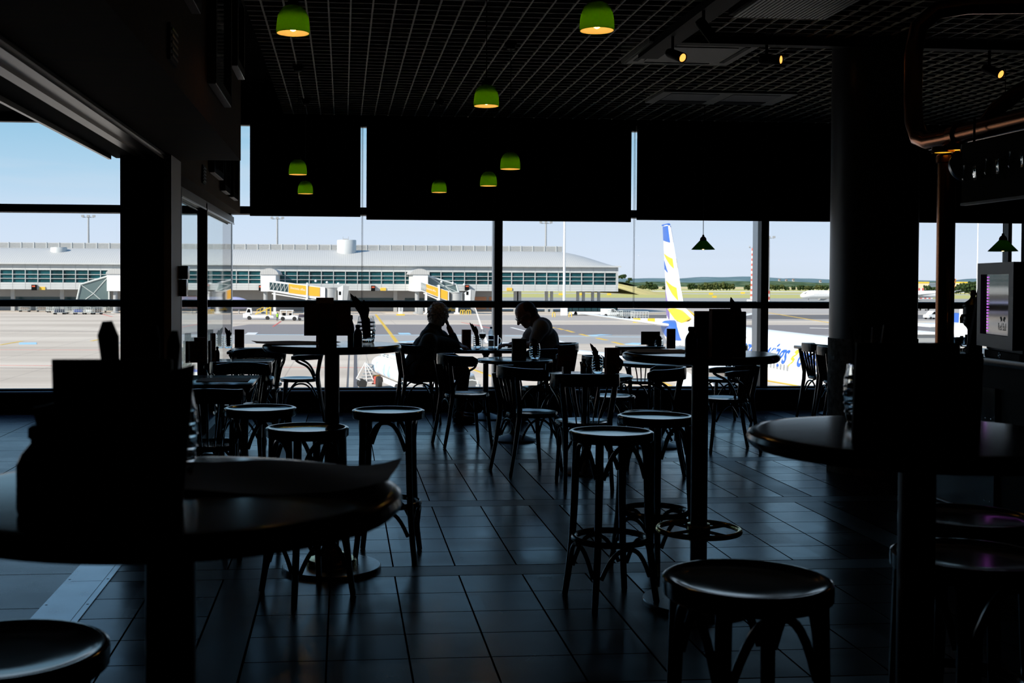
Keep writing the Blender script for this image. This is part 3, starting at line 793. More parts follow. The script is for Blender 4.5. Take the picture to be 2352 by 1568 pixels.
def blind(x0, x1, zb, label, cord=None):
    t = thing('roller_blind', label, 'blind', ((x0+x1)/2, WY-.14, 0), group='black roller blinds on the upper windows')
    w = (x1-x0)/2
    MB().box(-w, w, -.0015, .0015, zb, 3.2).build('fabric', 'blind', t, smooth=0)
    MB().box(-w, w, -.008, .008, zb-.012, zb+.02, b=.004).build('bottom_bar', 'blind', t)
    MB().cyl((-w-.01, .0, 3.21), (w+.01, .0, 3.21), .03, n=16).build('roller', 'black', t)
    if cord:
        MB().cyl((cord-.006-(x0+x1)/2, -.035, 1.2), (cord-.006-(x0+x1)/2, -.035, 3.2), .0022, n=6).cyl((cord+.006-(x0+x1)/2, -.035, 1.2), (cord+.006-(x0+x1)/2, -.035, 3.2), .0022, n=6)\
            .lathe([(0, 1.17), (.008, 1.175), (.01, 1.2), (.005, 1.21)], 10, (cord-(x0+x1)/2, -.035, 0)).build('pull_cord', 'iron', t)
blind(-1.03, .19, 2.185, 'narrow black roller blind beside the panel wall at the left', .21)
blind(.255, 3.26, 2.155, 'wide black roller blind over the seated people', 3.29)
blind(3.325, 6.15, 2.18, 'wide black roller blind above the aircraft tail')
blind(6.2, 7.98, 2.18, 'black roller blind behind the round column at the bar end')

def ac(x0, x1, y0, y1, label, slots):
    t = thing('ceiling_unit', label, 'air conditioner', ((x0+x1)/2, (y0+y1)/2, CZ), group='ceiling air units')
    w, h = (x1-x0)/2, (y1-y0)/2
    MB().box(-w, w, -h, h, -.022, .12, b=.012).build('body', 'acwhite', t)
    if slots == 1:
        MB().box(-w*.66, w*.66, -h*.62, h*.62, -.028, -.018).build('grille', 'acdark', t)
        for sx in (-1, 1): MB().box(sx*w*.80-.02, sx*w*.80+.02, -h*.7, h*.7, -.026, -.019).build('air_slot', 'black', t)
        for sy in (-1, 1): MB().box(-w*.6, w*.6, sy*h*.82-.015, sy*h*.82+.015, -.026, -.019).build('air_slot', 'black', t)
        for k in range(3): MB().box(-w*(.99-.03*k), -w*(.98-.03*k), -h*.95, h*.95, -.03, -.018).build('rib', 'acwhite', t)
    else:
        for sx in (-.5, .42):
            MB().box(w*(sx-.36), w*(sx+.36), -h*.8, h*.3, -.027, -.018).build('grille', 'acdark', t)
            MB().box(w*(sx-.36), w*(sx+.36), h*.35, h*.85, -.03, -.018).build('air_slot', 'black', t)
ac(2.30, 3.21, 8.76, 9.68, 'square ceiling cassette unit with louvred rim, behind the spotlights', 1)
ac(3.05, 4.38, 11.06, 11.78, 'long ceiling unit with two dark grilles, near the blinds', 2)
t = thing('ceiling_vent', 'ribbed metal ceiling duct cover at the top edge beside the column', 'vent', (2.9, 7.2, CZ-.06))
m = MB()
for k in range(22): m.box(-.32+k*.029, -.32+k*.029+.019, -.5, .46, -.02, .02)
m.build('ribs', mat('ribbed_duct', (.30, .29, .28), .5), t, smooth=0)
MB().box(-.34, .34, -.52, .5, .0, .3).build('housing', 'black', t, smooth=0)
def track(p, q, label):
    t = thing('lighting_track', label, 'track', (0, 0, CZ-.03), group='black spotlight tracks')
    MB().box(p[0], q[0], p[1], q[1], -.03, .028).build('rail', 'black', t, smooth=0)
    return t
track((2.34, 6.2), (2.50, 9.25), 'black lighting track running towards the window beside the air unit')
track((2.5, 8.60), (7.6, 8.70), 'black lighting track running across the ceiling behind the column')
def spot(px, py, Yd, aim, label, lit=True, L=.17):
    p = at(px, py, Y=Yd)
    t = thing('spotlight', label, 'spotlight', p, group='black track spotlights with amber lamps')
    d = Vector(aim).normalized(); q = d.to_track_quat('-Z', 'Y').to_matrix().to_4x4()
    MB().lathe([(0, L), (.028, L), (.034, L-.02), (.036, .02), (.036, 0), (.032, 0), (.031, .012), (0, .014)], 24, M=q).build('body', 'black', t)
    MB().lathe([(0, -.001), (.018, .001), (.0295, .006), (.0295, .010), (0, .012)], 20, M=q).build('lens', 'bulb2', t)
    c = q @ Vector((0, 0, L*.7))
    MB().cyl(c, (c.x, c.y, CZ-.055-p.z), .011, n=10).build('arm', 'black', t)
spot(1569, 133, 8.3, (.45, -.9, -.42), 'track spotlight in front of the square ceiling unit')
spot(1640, 92, 7.6, (.55, .15, -.6), 'track spotlight turned away, dark, above the square ceiling unit')
spot(1795, 137, 8.55, (.75, -.75, -.12), 'track spotlight right of the square ceiling unit')
spot(2083, 166, 8.55, (.2, -.9, -.5), 'track spotlight just right of the column')
spot(2300, 171, 8.55, (.35, -.85, -.45), 'track spotlight farthest right, over the bar')

# ------------------------------------------------------------------ things on the left wall
def picture(y0, y1, z0, z1, xf, label, th=.045):
    t = thing('framed_picture', label, 'picture', (xf+.0005, (y0+y1)/2, (z0+z1)/2), group='dark framed pictures on the brown panels')
    w, h = (y1-y0)/2, (z1-z0)/2
    f = MB().box(0, th, -w, -w+.05, -h, h).box(0, th, w-.05, w, -h, h).box(0, th, -w+.05, w-.05, -h, -h+.05).box(0, th, -w+.05, w-.05, h-.05, h)
    f.build('frame', 'blackgloss', t, smooth=0)
    MB().box(.0, th*.55, -w+.05, w-.05, -h+.05, h-.05).build('glazing', 'mirror', t, smooth=0)
    MB().box(.004, th-.004, -w+.01, w-.01, -h-.004, -h).build('lower_edge', mat('pale_frame_edge', (.35, .30, .30), .5), t, smooth=0)
picture(5.85, 6.66, 2.42, 3.22, -.666, 'large framed picture on the bulkhead, second from the lamp end')
picture(7.02, 7.52, 2.72, 3.2, -.666, 'smaller framed picture at the end of the bulkhead')
picture(4.4, 5.25, 2.62, 3.22, -.666, 'framed picture on the bulkhead, cut by the top edge')
picture(9.62, 10.38, 2.33, 2.95, -1.08, 'framed picture on the panel wall, nearest of three under the bulkhead')
picture(10.5, 10.98, 2.25, 2.95, -1.08, 'narrow framed picture on the panel wall, middle of three')
picture(11.28, 11.8, 2.25, 2.95, -1.08, 'framed picture on the panel wall, nearest the window')
def grille(y, z, xf, label):
    t = thing('wall_grille', label, 'grille', (xf+.0005, y, z), group='small dark wall grilles')
    MB().box(0, .012, -.09, .09, -.07, .07).build('plate', 'black', t, smooth=0)
    for k in range(5): MB().box(.012, .018, -.075, .075, -.055+k*.025, -.045+k*.025).build('louvre', 'iron', t, smooth=0)
grille(4.64, 2.36, -.666, 'small dark grille low on the bulkhead')
grille(9.22, 2.27, -1.08, 'small dark grille on the panel wall under the bulkhead')
t = thing('wall_dispenser', 'dark plastic wall unit fixed on the grey post by the partition', 'dispenser', (-1.0675, 7.83, 1.35))
MB().box(0, .05, -.04, .05, 0, .11, b=.01).build('lower_case', 'blackgloss', t)
MB().box(0, .06, -.045, .055, .112, .20, b=.012).build('upper_case', 'blackgloss', t)

# ------------------------------------------------------------------ column, bar counter and what stands on it
cx_, cy_ = 4.10, 8.80
t = thing('round_column', 'thick round dark column with newspaper print round its lower part', 'column', (cx_, cy_, 0))
MB().lathe([(.325, 1.02), (.325, 3.6), (0, 3.6)], 56).build('shaft', 'column', t)
MB().lathe([(.0, 0), (.332, .0), (.332, 1.03), (.325, 1.031)], 56).build('cladding', 'newsprint', t)
nb = MB()
rr = random.Random(4)
for k in range(46):
    a = PI*.62 + rr.random()*PI*.95; z = .08 + rr.random()*.85; w = .02+rr.random()*.05; hgt = .004+rr.random()*.014
    q = Matrix.Translation((cx_*0, 0, z)) @ Matrix.Rotation(a, 4, 'Z')
    nb.box(.3315, .3335, -w, w, -hgt, hgt, M=q)
nb.build('print', 'ink', t, smooth=0)
XB = 3.09
t = thing('bar_counter', 'long dark bar counter along the right side', 'counter', (0, 0, 0))
MB().box(XB+.05, 4.0, 1.6, 6.1, .12, 1.06).build('body', mat('bar_front', (.006, .005, .005), .6, spec=.1), t, smooth=0)
MB().box(XB+.09, 3.95, 1.6, 6.05, 0, .12).build('plinth', 'black', t, smooth=0)
MB().box(XB, 4.05, 1.55, 6.2, 1.06, 1.10, b=.008).build('worktop', mat('bar_top', (.010, .009, .009), .2, spec=.5), t)
MB().box(XB+.03, XB+.05, 5.38, 6.06, .33, .95).build('glossy_panel', mat('bar_panel', (.02, .017, .014), .12, spec=.6), t, smooth=0)
MB().box(XB+.02, XB+.035, 5.38, 6.06, .322, .33).build('panel_edge', 'alu', t, smooth=0)
for k in range(3):
    for yy in (5.41, 5.46): MB().lathe([(0, .004), (.004, .003), (.005, 0)], 8, M=Matrix.Translation((XB+.03, yy, .40+k*.2)) @ Matrix.Rotation(-HP, 4, 'Y')).build('rivet', 'chrome', t)
t = thing('copper_post', 'copper pipe rising from the bar counter to the overhead pipes', 'pipe', (3.235, 6.08, 1.1))
MB().cyl((0, 0, .01), (0, 0, 1.02), .047, n=28).build('tube', 'copper', t)
MB().lathe([(.047, 0), (.075, .0), (.075, .012), (.06, .02), (.047, .03)], 28).build('flange', 'copper', t)
MB().lathe([(.047, 1.0), (.056, 1.005), (.056, 1.04), (.047, 1.05)], 28).build('collar', 'copper', t)
t = thing('copper_pipework', 'overhead copper brewery pipe with elbow above the bar', 'pipe', (3.2, 0, 0))
MB().tube([(0, 1.5, 2.23), (0, 6.0, 2.23), (0, 6.2, 2.235), (0, 6.32, 2.27), (0, 6.38, 2.36), (0, 6.4, 2.48), (0, 6.4, 2.75), (.02, 6.38, 2.9), (.1, 6.33, 2.98), (.25, 6.28, 3.0), (.7, 6.2, 3.0)], .05, 24).build('pipe', 'copper', t)
MB().tube([(.22, 4.5, 2.45), (.2, 5.4, 2.45), (.17, 5.62, 2.42), (.10, 5.72, 2.34), (.06, 5.75, 2.26)], .04, 18).build('branch_pipe', 'copper', t)
for yy in (4.9, 5.9): MB().lathe([(.05, -.03), (.064, -.028), (.064, .028), (.05, .03)], 28, M=Matrix.Translation((0, yy, 2.23)) @ Matrix.Rotation(HP, 4, 'X')).build('coupling', 'copper', t)
for (px, py, lb) in ((2166, 350.5, 'lower amber downlight under the copper pipe'), (2193, 345, 'upper amber downlight under the copper pipe')):
    p = at(px, py, X=3.2) if px > 2180 else at(px, py, X=3.16)
    t = thing('downlight', 'flat ' + lb, 'lamp', p, group='downlights under the copper pipe')
    MB().lathe([(0, .03), (.055, .03), (.06, .0), (.052, -.002), (.05, .006), (0, .006)], 24).build('housing', 'copper', t)
    MB().lathe([(0, .002), (.045, .002), (.045, .0055), (0, .0055)], 20).build('lens', mat('amber_lens', (1, .6, .1), .4, emit=(1, .50, .03), estr=1.0), t)
t = thing('hanging_rack', 'hanging dark glass rack board over the bar', 'rack', (3.12, 5.35, 1.86))
MB().box(-.012, .012, -.95, .34, 0, .30).build('board', mat('rack_board', (.012, .011, .005), .75, spec=.04), t, smooth=0)
MB().box(-.016, .016, -.95, .345, -.012, 0).build('lower_edge', mat('rack_edge', (.06, .06, .07), .5), t, smooth=0)
for k in range(3): MB().lathe([(0, .0), (.028, .002), (.034, .012), (.03, .03), (.028, .06), (.03, .075)], 18, (-.05, .2-k*.2, .10+k*.012)).build('glass', 'glass', t)
for yy in (.25, -.8): MB().cyl((0, yy, .3), (0, yy, .42), .006, n=8).build('hanger', 'iron', t)
p = at(2212, 388, Y=5.8)
t = thing('chrome_lamp', 'round chrome dish lamp under the copper pipe', 'lamp', p)
q = Matrix.Rotation(1.15, 4, 'X') @ Matrix.Rotation(.0, 4, 'Y')
MB().lathe([(0, .02), (.03, .016), (.035, .0), (.05, -.002), (.054, .01), (.072, .012), (.078, .002), (.084, .01), (.085, .03), (.04, .06), (0, .065)], 36, M=q).build('dish', 'steel', t)
MB().cyl((0, .02, .05), (0, .0, 2.17-p.z), .012, n=10).build('arm', 'chrome', t)

p = Vector((3.31, 5.93, 1.1))
t = thing('beer_tap_tower', 'brass and dark beer tap tower with round knob, on the bar beside the fridge', 'tap', p)
t.scale = (.85, .85, .80)
MB().lathe([(.0, .0), (.055, .0), (.055, .015), (.035, .03), (.03, .06), (.03, .14), (.036, .155), (.05, .17), (.055, .18)], 28).build('stem', 'polewood', t)
MB().lathe([(.045, .178), (.062, .182), (.062, .20), (.058, .205), (.057, .29), (.061, .295), (.061, .305), (.05, .318), (.028, .335), (.02, .345)], 28).build('body', mat('tap_body', (.05, .014, .008), .3), t)
MB().lathe([(.02, .344), (.014, .36), (.017, .368), (.02, .38), (.017, .395), (.006, .402), (0, .403)], 20).build('knob', 'brass', t)
MB().tube([(-.055, -.02, .235), (-.085, -.03, .235), (-.092, -.032, .22), (-.092, -.032, .185)], .009, 10).build('spout', 'brass', t)
# fridge
fo = Vector((3.155, 5.585, 1.1)); ang = math.radians(-12)
t = thing('drinks_fridge', 'small dark glass door drinks fridge on the bar counter with purple light strip', 'fridge', fo, ang)
# local: front is -X, runs from y=0 (far) to y=-.5 (near)
fw, fh, fd = .50, .455, .46
MB().box(.03, fd, -fw, 0, .03, fh, b=.01).build('cabinet', 'fridge', t)
MB().box(.02, fd-.02, -fw+.01, -.01, 0, .03).build('base', 'black', t, smooth=0)
d = MB().box(-.015, .028, -fw, -fw+.06, .05, fh).box(-.015, .028, -.05, 0, .05, fh).box(-.015, .028, -fw+.06, -.05, fh-.055, fh).box(-.015, .028, -fw+.06, -.05, .05, .11)
do = d.build('door', 'fridge', t, smooth=0)
MB().box(.0, .012, -fw+.06, -.05, .11, fh-.055).build('door_pane', mat('fridge_door_pane', (.42, .42, .42), .05, metal=.75, spec=.9), do, smooth=0)
mm = MB()
for k in range(19): mm.ball((-.003, -.115, .125+k*.0145), (.003, .006, .0034), 8, 5)
mm.build('light_strip', mat('purple_leds', (.8, .2, 1), .4, emit=(.75, .18, 1.0), estr=.95), do)
vs, fs = text_mesh('Red Bull', .050, .0001)
MB().add([Vector((-.0002-v.z, -.262-v.x*.66, .135+v.y)) for v in vs], fs).build('lettering', mat('fridge_lettering', (.03, .03, .03), .6), do, smooth=0)
# emblem: two charging animals as plain silhouettes facing each other
em = MB()
for s in (-1, 1):
    pts = [(0.006, .0), (.016, .004), (.02, -.002), (.026, -.004), (.028, .008), (.034, .012), (.038, .02), (.03, .024), (.02, .024), (.012, .020), (.006, .012)]
    em.prism([(-.325+s*a, .178+b*.9) for a, b in pts], -.0004, -.0001, 'x')
em.build('emblem', mat('fridge_emblem', (.045, .045, .045), .6), do, smooth=0)
MB().tube([(-.004, -.30+.012*math.cos(a), .0175+.012*math.sin(a)) for a in [2*PI*i/20 for i in range(20)]], .0028, 8, True).build('lock_ring', 'chrome', t)
t = thing('leaning_board', 'dark narrow board leaning between beer tap and drinks fridge', 'board', (3.205, 5.66, 1.1))
MB().prism([(-.075, 0), (.0, 0), (.0, .36), (-.012, .36)], -.012, .012, 'y').build('panel', 'black', t, smooth=0)
for (px, py, lb) in ((2187, 790, 'left'), (2220, 790, 'right')):
    pb = at(px, py+6, z=1.1)
    t = thing('glass_bowl', 'glass bowl of small items on the bar, %s one' % ('by the copper pipe,' if lb == 'left' else 'by the fridge,'), 'bowl', pb, group='glass bowls on the bar counter')
    MB().lathe([(0, .0), (.03, .0), (.055, .045), (.058, .052), (.054, .05), (.028, .006), (0, .006)], 24).build('bowl', 'glass', t)
    mm = MB()
    for k in range(7): mm.box(-.008+.03*math.cos(k*2.1), .008+.03*math.cos(k*2.1), -.004+.03*math.sin(k*2.1), .004+.03*math.sin(k*2.1), .012, .05+.01*(k % 3))
    mm.build('sachets', 'paperwhite' if lb == 'left' else 'iron', t, smooth=0)
# ------------------------------------------------------------------ things on the tables
def jar(px, py, z, tall, label, nlabel, w=.048, h=.135, lean=0., n=3, rot=0., seed=1):
    """glass jar with folded black napkins standing in it; tall = how far the napkins rise"""
    p = at(px, py, z=z); p.z = z
    t = thing('glass_jar', label, 'jar', p, group='glass napkin jars')
    prof = [(0, .0005), (w*.80, .0005), (w*.86, .006), (w*.93, h*.25), (w*1.0, h*.5), (w*.97, h*.75), (w*.86, h*.93), (w*.84, h), (w*.80, h), (w*.82, h*.93), (w*.92, h*.75), (w*.95, h*.5), (w*.88, h*.25), (w*.78, .016), (0, .014)]
    MB().lathe(prof, 28).build('jar_wall', 'glass', t)
    for k in range(5): MB().lathe([(w*(.9+.095*math.sin(PI*(k+.6)/5.4)), h*(.17+k*.15)-.003), (w*(.93+.095*math.sin(PI*(k+.6)/5.4)), h*(.17+k*.15)), (w*(.9+.095*math.sin(PI*(k+.6)/5.4)), h*(.17+k*.15)+.003)], 28).build('ridge', 'glass', t)
    rnd = random.Random(seed)
    for k in range(n):
        a = k*2.1 + rot; off = .30*w if n > 1 else 0
        th = tall*(1 - .13*k)
        ww = w*(.50 - .05*k)
        b = MB(); bot = .018
        ln = lean + (-.32, .30, -.02)[k % 3] + rnd.uniform(-.08, .08)
        prof_ = [(-.35*ww, bot), (.35*ww, bot), (.62*ww, h*.9), (.86*ww + ln*.02, h*1.25), (.72*ww, th*.82), (.25*ww, th*.9), (-.35*ww, th), (-.62*ww, th*.93), (-.92*ww, h*1.3), (-.6*ww, h*.85)]
        pl = [(x*(1 if z_ < h*.8 else 1.15) + ln*max(0, z_-h*.7)*.9, z_) for x, z_ in prof_]
        b.prism(pl, -.006, .0, 'y').prism([(x*.8+.004, z_*.95+.001) for x, z_ in pl], .001, .008, 'y')
        o = b.build('napkin', 'napkin', None, loc=(p.x+off*math.cos(a), p.y+off*math.sin(a), z), rotz=rnd.uniform(-.5, .5), smooth=0)
        tag(o, nlabel, 'napkin', 'folded black napkins in jars')
    return t
def menu_box(px, py, z, w, h, dpt, label, m='menu', rot=0., name='menu_stand', lines=True):
    p = at(px, py, z=z); p.z = z
    t = thing(name, label, 'menu', p, rot, group='standing menu cards')
    MB().box(-w/2, w/2, -dpt/2, dpt/2, .0, h, b=.002).build('card', m, t, smooth=0)
    q = MB().box(-w*.3, w*.3, -dpt/2-.0012, -dpt/2-.0002, h*.84, h*.88)
    for k in range(4): q.box(-w*.36, w*.36, -dpt/2-.0012, -dpt/2-.0002, h*(.70-.05*k), h*(.712-.05*k))
    if lines: q.box(-w*.3, w*.25, -dpt/2-.0012, -dpt/2-.0002, h*.12, h*.42)
    q.build('print', 'ink', t, smooth=0)
    MB().box(w/2-.003, w/2+.0008, -dpt/2+.002, dpt/2-.002, .002, h-.002).build('side_edge', 'menupale', t, smooth=0)
    return t
def board_stand(px, py, z, w, h0, h1, label, rot=0., hold=.085, hh=.13, m='menu', tilt=0.):
    """wide card held up by a block: card from h0 to h1 above the table"""
    p = at(px, py, z=z); p.z = z
    t = thing('menu_board', label, 'menu', p, rot, group='wide menu boards in holders')
    MB().box(-w/2, w/2, -.004, .004, h0, h1).build('board', m, t, smooth=0)
    MB().box(-hold/2, hold/2, -.035, -.005, 0, hh, b=.003).box(-hold/2, hold/2, .005, .03, 0, hh*.6, b=.003).box(-hold/2, hold/2, -.005, .005, 0, h0+.002).build('holder', 'plastic', t)
    return t
def placemat(x, y, z, rot, label, w=.30, d=.42, m='paper', curl=.0, amp=.004):
    n = 14; vs = []; fs = []
    for j in range(n+1):
        for i in range(n+1):
            u, v = i/n-.5, j/n-.5
            zz = .0012 + amp*(.5+.5*math.sin(u*7+v*4)) + curl*max(0, abs(u)-.28)**2*6*(1 if u > 0 else 1)
            vs.append((u*d, v*w, zz))
    N = (n+1)**2
    for j in range(n):
        for i in range(n): a = j*(n+1)+i; fs.append((a, a+1, a+n+2, a+n+1))
    vs += [(x_, y_, z_+.0008) for x_, y_, z_ in vs[:N]]
    fs += [tuple(N+k for k in reversed(f)) for f in fs[:n*n]]
    rim = [i for i in range(n+1)] + [j*(n+1)+n for j in range(1, n+1)] + [n*(n+1)+i for i in range(n-1, -1, -1)] + [j*(n+1) for j in range(n-1, 0, -1)]
    for k in range(len(rim)): a, b = rim[k], rim[(k+1) % len(rim)]; fs.append((a, b, b+N, a+N))
    o = MB().add(vs, fs).build('placemat', m, loc=(x, y, z), rotz=rot)
    return tag(o, label, 'placemat', 'paper placemats')
def bottle(px, py, z, r, h, label, m='blackgloss', name='sauce_bottle', cat='bottle', cap='black'):
    p = at(px, py, z=z); p.z = z
    t = thing(name, label, cat, p, group='dark bottles and mills on the tables')
    MB().lathe([(0, 0), (r*.95, 0), (r, .006), (r, h*.55), (r*.8, h*.68), (r*.45, h*.8), (r*.45, h*.86)], 24).build('flask', m, t)
    MB().lathe([(r*.5, h*.85), (r*.55, h*.86), (r*.55, h*.97), (r*.4, h), (0, h)], 20).build('cap', cap, t)
    return t

ZH, ZL = 1.137, .75
# high table with the menu board
board_stand(752, 793, ZH, .228, .048, .205, 'large dark menu board in a holder on the high table at the left', .02, .09, .135)
menu_box(746, 788, ZH, .088, .232, .02, 'pale card peeping above the large dark menu board', 'menupale', 0, 'menu_card', False)
bottle(806, 789, ZH, .017, .145, 'tall black shaker between menu board and napkin jar'); bottle(822, 792, ZH, .022, .10, 'short black shaker beside the napkin jar on the left high table')
jar(841, 786, ZH, .255, 'glass jar with black napkins on the high table before the terminal', 'folded black napkin in the jar on the high table before the terminal', lean=-.25, seed=3)
placemat(T1.x-.185, T1.y+.05, ZH, .15, 'dark placemat drooping over the left rim of the menu board table', .3, .42, 'paper', .02)
# high table with the brass ring
menu_box(1655, 819, ZH, .095, .205, .035, 'tallest standing menu on the high table with the brass ring', 'menu', .12)
menu_box(1617, 812, ZH, .09, .19, .02, 'menu card just left of the tallest menu, on the brass ringed table', 'menu', .05)
menu_box(1693, 808, ZH, .075, .185, .02, 'menu card just right of the tallest menu, on the brass ringed table', 'menu', -.1)
bottle(1588, 816, ZH, .028, .125, 'squat black shaker left of the menus on the brass ringed table')
jar(1689, 806, ZH, .25, 'glass jar of black napkins behind the tallest menu', 'folded black napkin in the jar behind the tallest menu', seed=5, lean=.05)
placemat(T2.x-.16, T2.y+.09, ZH, .06, 'pale placemat on the high table with the brass ring', .28, .3, 'paperwhite')
# near left table
p3 = at(250, 1165, z=ZH)
t = thing('menu_folder', 'large dark menu folder standing on the nearest left table', 'menu', (p3.x-.0, p3.y+.03, ZH), .0, 'standing menu folders')
q = Matrix.Rotation(.10, 4, 'X')
MB().box(-.078, .085, -.004, .004, 0, .205, M=q).build('rear_cover', 'menub', t, smooth=0)
MB().prism([(-.075, 0), (.10, 0), (.118, .20), (.03, .175), (-.10, .14)], -.03, -.022, 'y', M=Matrix.Rotation(.06, 4, 'X')).build('front_cover', 'menu', t, smooth=0)
bottle(98, 1176, ZH, .034, .118, 'black sauce bottle left of the menu folder on the nearest left table')
jar(388, 1085, ZH, .0, 'glass jar right of the menu folder on the nearest left table', '', .046, .135, n=0)
pn = at(345, 1110, z=ZH)
for k, (dx, hgt, ww) in enumerate(((-.042, .252, .020), (-.002, .243, .014), (.020, .235, .013))):
    b = MB().prism([(-.010, 0), (.010, 0), (.010, hgt*.55), (ww*.62, hgt*.75), (ww*.75, hgt*.9), (ww*.35, hgt), (-ww*.35, hgt), (-ww*.8, hgt*.92), (-ww*.7, hgt*.75), (-.010, hgt*.55)], -.004, .004, 'y', M=Matrix.Rotation((-.09, .02, .05)[k], 4, 'Y'))
    tag(b.build('napkin', 'napkin', loc=(pn.x+dx, pn.y+.02*k, ZH)), 'folded black napkin rising behind the menu folder on the nearest left table', 'napkin', 'folded black napkins in jars')
pm = at(690, 1106, z=ZH)
placemat(pm.x-.05, pm.y+.02, ZH, -.12, 'loose brown paper placemat overhanging the nearest left table', .27, .40, 'paper', .045, .009)
# near right table
p4 = at(2090, 990, z=ZH)
t = thing('menu_folder', 'large dark menu folder on the nearest right table', 'menu', (p4.x, p4.y, ZH), .0, 'standing menu folders')
MB().box(-.128, .10, -.004, .004, 0, .19, M=Matrix.Rotation(.08, 4, 'X')).build('rear_cover', 'menub', t, smooth=0)
MB().box(-.04, .14, -.03, -.022, 0, .17, M=Matrix.Rotation(.06, 4, 'X')).build('front_cover', 'menu', t, smooth=0)
jar(1985, 968, ZH, .0, 'glass jar left of the menu folder on the nearest right table', '', .046, .13, n=0)
ps = at(1990, 968, z=ZH)
for k in range(4):
    o = MB().cyl((0, 0, .02), ((-.02+k*.014), (.01-.006*k), .215+.006*(k % 2)), .0035, n=8).build('straw', 'black' if k < 2 else mat('amber_straw', (.30, .10, .02), .4), loc=(ps.x-.015+.01*k, ps.y, ZH))
    tag(o, 'dark straw in the jar on the nearest right table' if k < 2 else 'amber straw in the jar on the nearest right table', 'straw', 'straws in the jar')
# nearest low table
board_stand(1301, 858, ZL, .137, .055, .215, 'menu board on the nearest low table, left of its napkin jar', 0, .06, .1)
bottle(1341, 861, ZL, .026, .125, 'dark cruet bottle with pointed cap on the nearest low table'); bottle(1353, 864, ZL, .024, .10, 'short dark cruet bottle on the nearest low table')
jar(1372, 857, ZL, .235, 'glass jar with a pointed black napkin on the nearest low table', 'folded black napkin in the jar on the nearest low table', .045, .14, lean=-.3, seed=8)
menu_box(1405, 864, ZL, .10, .215, .05, 'standing menu box on the nearest low table, right of its jar', 'menu', .15)
# table before the people
menu_box(1192, 822, ZL, .13, .18, .06, 'dark card box on the round table before the seated people', 'menub', .0)
jar(1228, 823, ZL, .19, 'glass jar on the round table before the seated people', 'folded black napkin in the jar before the seated people', .052, .14, seed=11)
# window table with the people
menu_box(1071, 797, ZL, .095, .19, .05, 'upright menu box on the table where the two people sit', 'menu', .1)
jar(1096, 798, ZL, .27, 'glass jar of napkins beside the wine glass', 'folded black napkin in the jar beside the wine glass', .045, .14, lean=-.35, seed=15)
p = at(1106, 798, z=ZL); p.z = ZL
t = thing('wine_glass', 'stemmed glass half full of dark drink on the window table', 'glass', (p.x, p.y-.08, ZL))
MB().lathe([(0, .0), (.034, .001), (.03, .004), (.006, .008), (.005, .085), (.02, .10), (.036, .125), (.040, .155), (.037, .185), (.034, .20), (.0325, .20), (.0355, .185), (.0385, .155), (.0345, .127), (.018, .103), (0, .098)], 28).build('bowl', 'glass', t)
MB().lathe([(0, .099), (.018, .105), (.034, .128), (.038, .152), (0, .152)], 24).build('drink', 'wine', t)
p = at(1127, 797, z=ZL); p.z = ZL
t = thing('water_bottle', 'clear plastic water bottle with blue label on the window table', 'bottle', (p.x, p.y-.03, ZL))
MB().lathe([(0, .002), (.026, .0), (.03, .006), (.03, .05), (.028, .055), (.03, .06), (.03, .15), (.027, .17), (.013, .19), (.012, .2), (.014, .201), (.014, .204), (.0105, .206), (.0105, .212)], 24).build('flask', 'bottle', t)
MB().lathe([(.0306, .012), (.0306, .075)], 24).lathe([(.0302, .012), (.0302, .075)], 24).build('lower_label', 'palelabel', t)
MB().lathe([(.0306, .085), (.0306, .125)], 24).lathe([(.0302, .085), (.0302, .125)], 24).build('label', 'bluelabel', t)
MB().lathe([(.0125, .202), (.0135, .205), (.0135, .218), (.012, .221), (0, .221)], 18).build('cap', 'bluelabel', t)
p = at(1139, 798, z=ZL); p.z = ZL
t = thing('glass_mug', 'clear glass mug with handle beside the water bottle', 'mug', (p.x, p.y+.06, ZL))
MB().lathe([(0, 0), (.032, 0), (.034, .01), (.036, .12), (.037, .13), (.034, .13), (.032, .012), (0, .01)], 24).build('mug_wall', 'glass', t)
MB().tube(bez((.034, 0, .105), (.075, 0, .11), (.075, 0, .03), (.033, 0, .03), 10), .005, 8).build('handle', 'glass', t)
# window table, picture card
board_stand(1494, 801, ZL, .205, .045, .185, 'standing picture card on the window table below the aircraft tail', 0, .07, .09, 'menub')
jar(1513, 802, ZL, .16, 'glass jar with low black napkins beside the picture card', 'folded black napkin in the jar beside the picture card', .05, .10, lean=.2, seed=21)
menu_box(1541, 801, ZL, .09, .215, .05, 'tall pale menu with printed lines right of the picture card', 'menupale', -.2)
# partition tables
menu_box(437, 833, ZL, .075, .185, .05, 'dark menu box next to the glass on the middle partition table', 'menu', 0); menu_box(459, 832, ZL, .095, .215, .055, 'taller menu box on the middle partition table', 'menu', .2)
menu_box(489, 829, ZL, .035, .245, .06, 'thin upright card on the middle partition table', 'menupale', .3); bottle(499, 827, ZL, .021, .12, 'dark pepper mill on the middle partition table', 'blackgloss', 'pepper_mill', 'mill')
menu_box(482, 833, ZL, .02, .19, .06, 'pale slim card edge on beside the pepper mill', 'menupale', -.1)
jar(524, 799, ZL, .22, 'glass jar of black napkins on the window end partition table', 'folded black napkin in the jar on the window end partition table', .045, .13, seed=25)
menu_box(550, 799, ZL, .095, .195, .06, 'menu box on the window end partition table', 'menu', 0)
placemat(-.84, 8.42, ZL, .0, 'placemat alone on the nearest partition table', .34, .36, 'paper')
placemat(-.76, 10.25, ZL, .1, 'placemat on the middle partition table', .30, .30, 'paper')

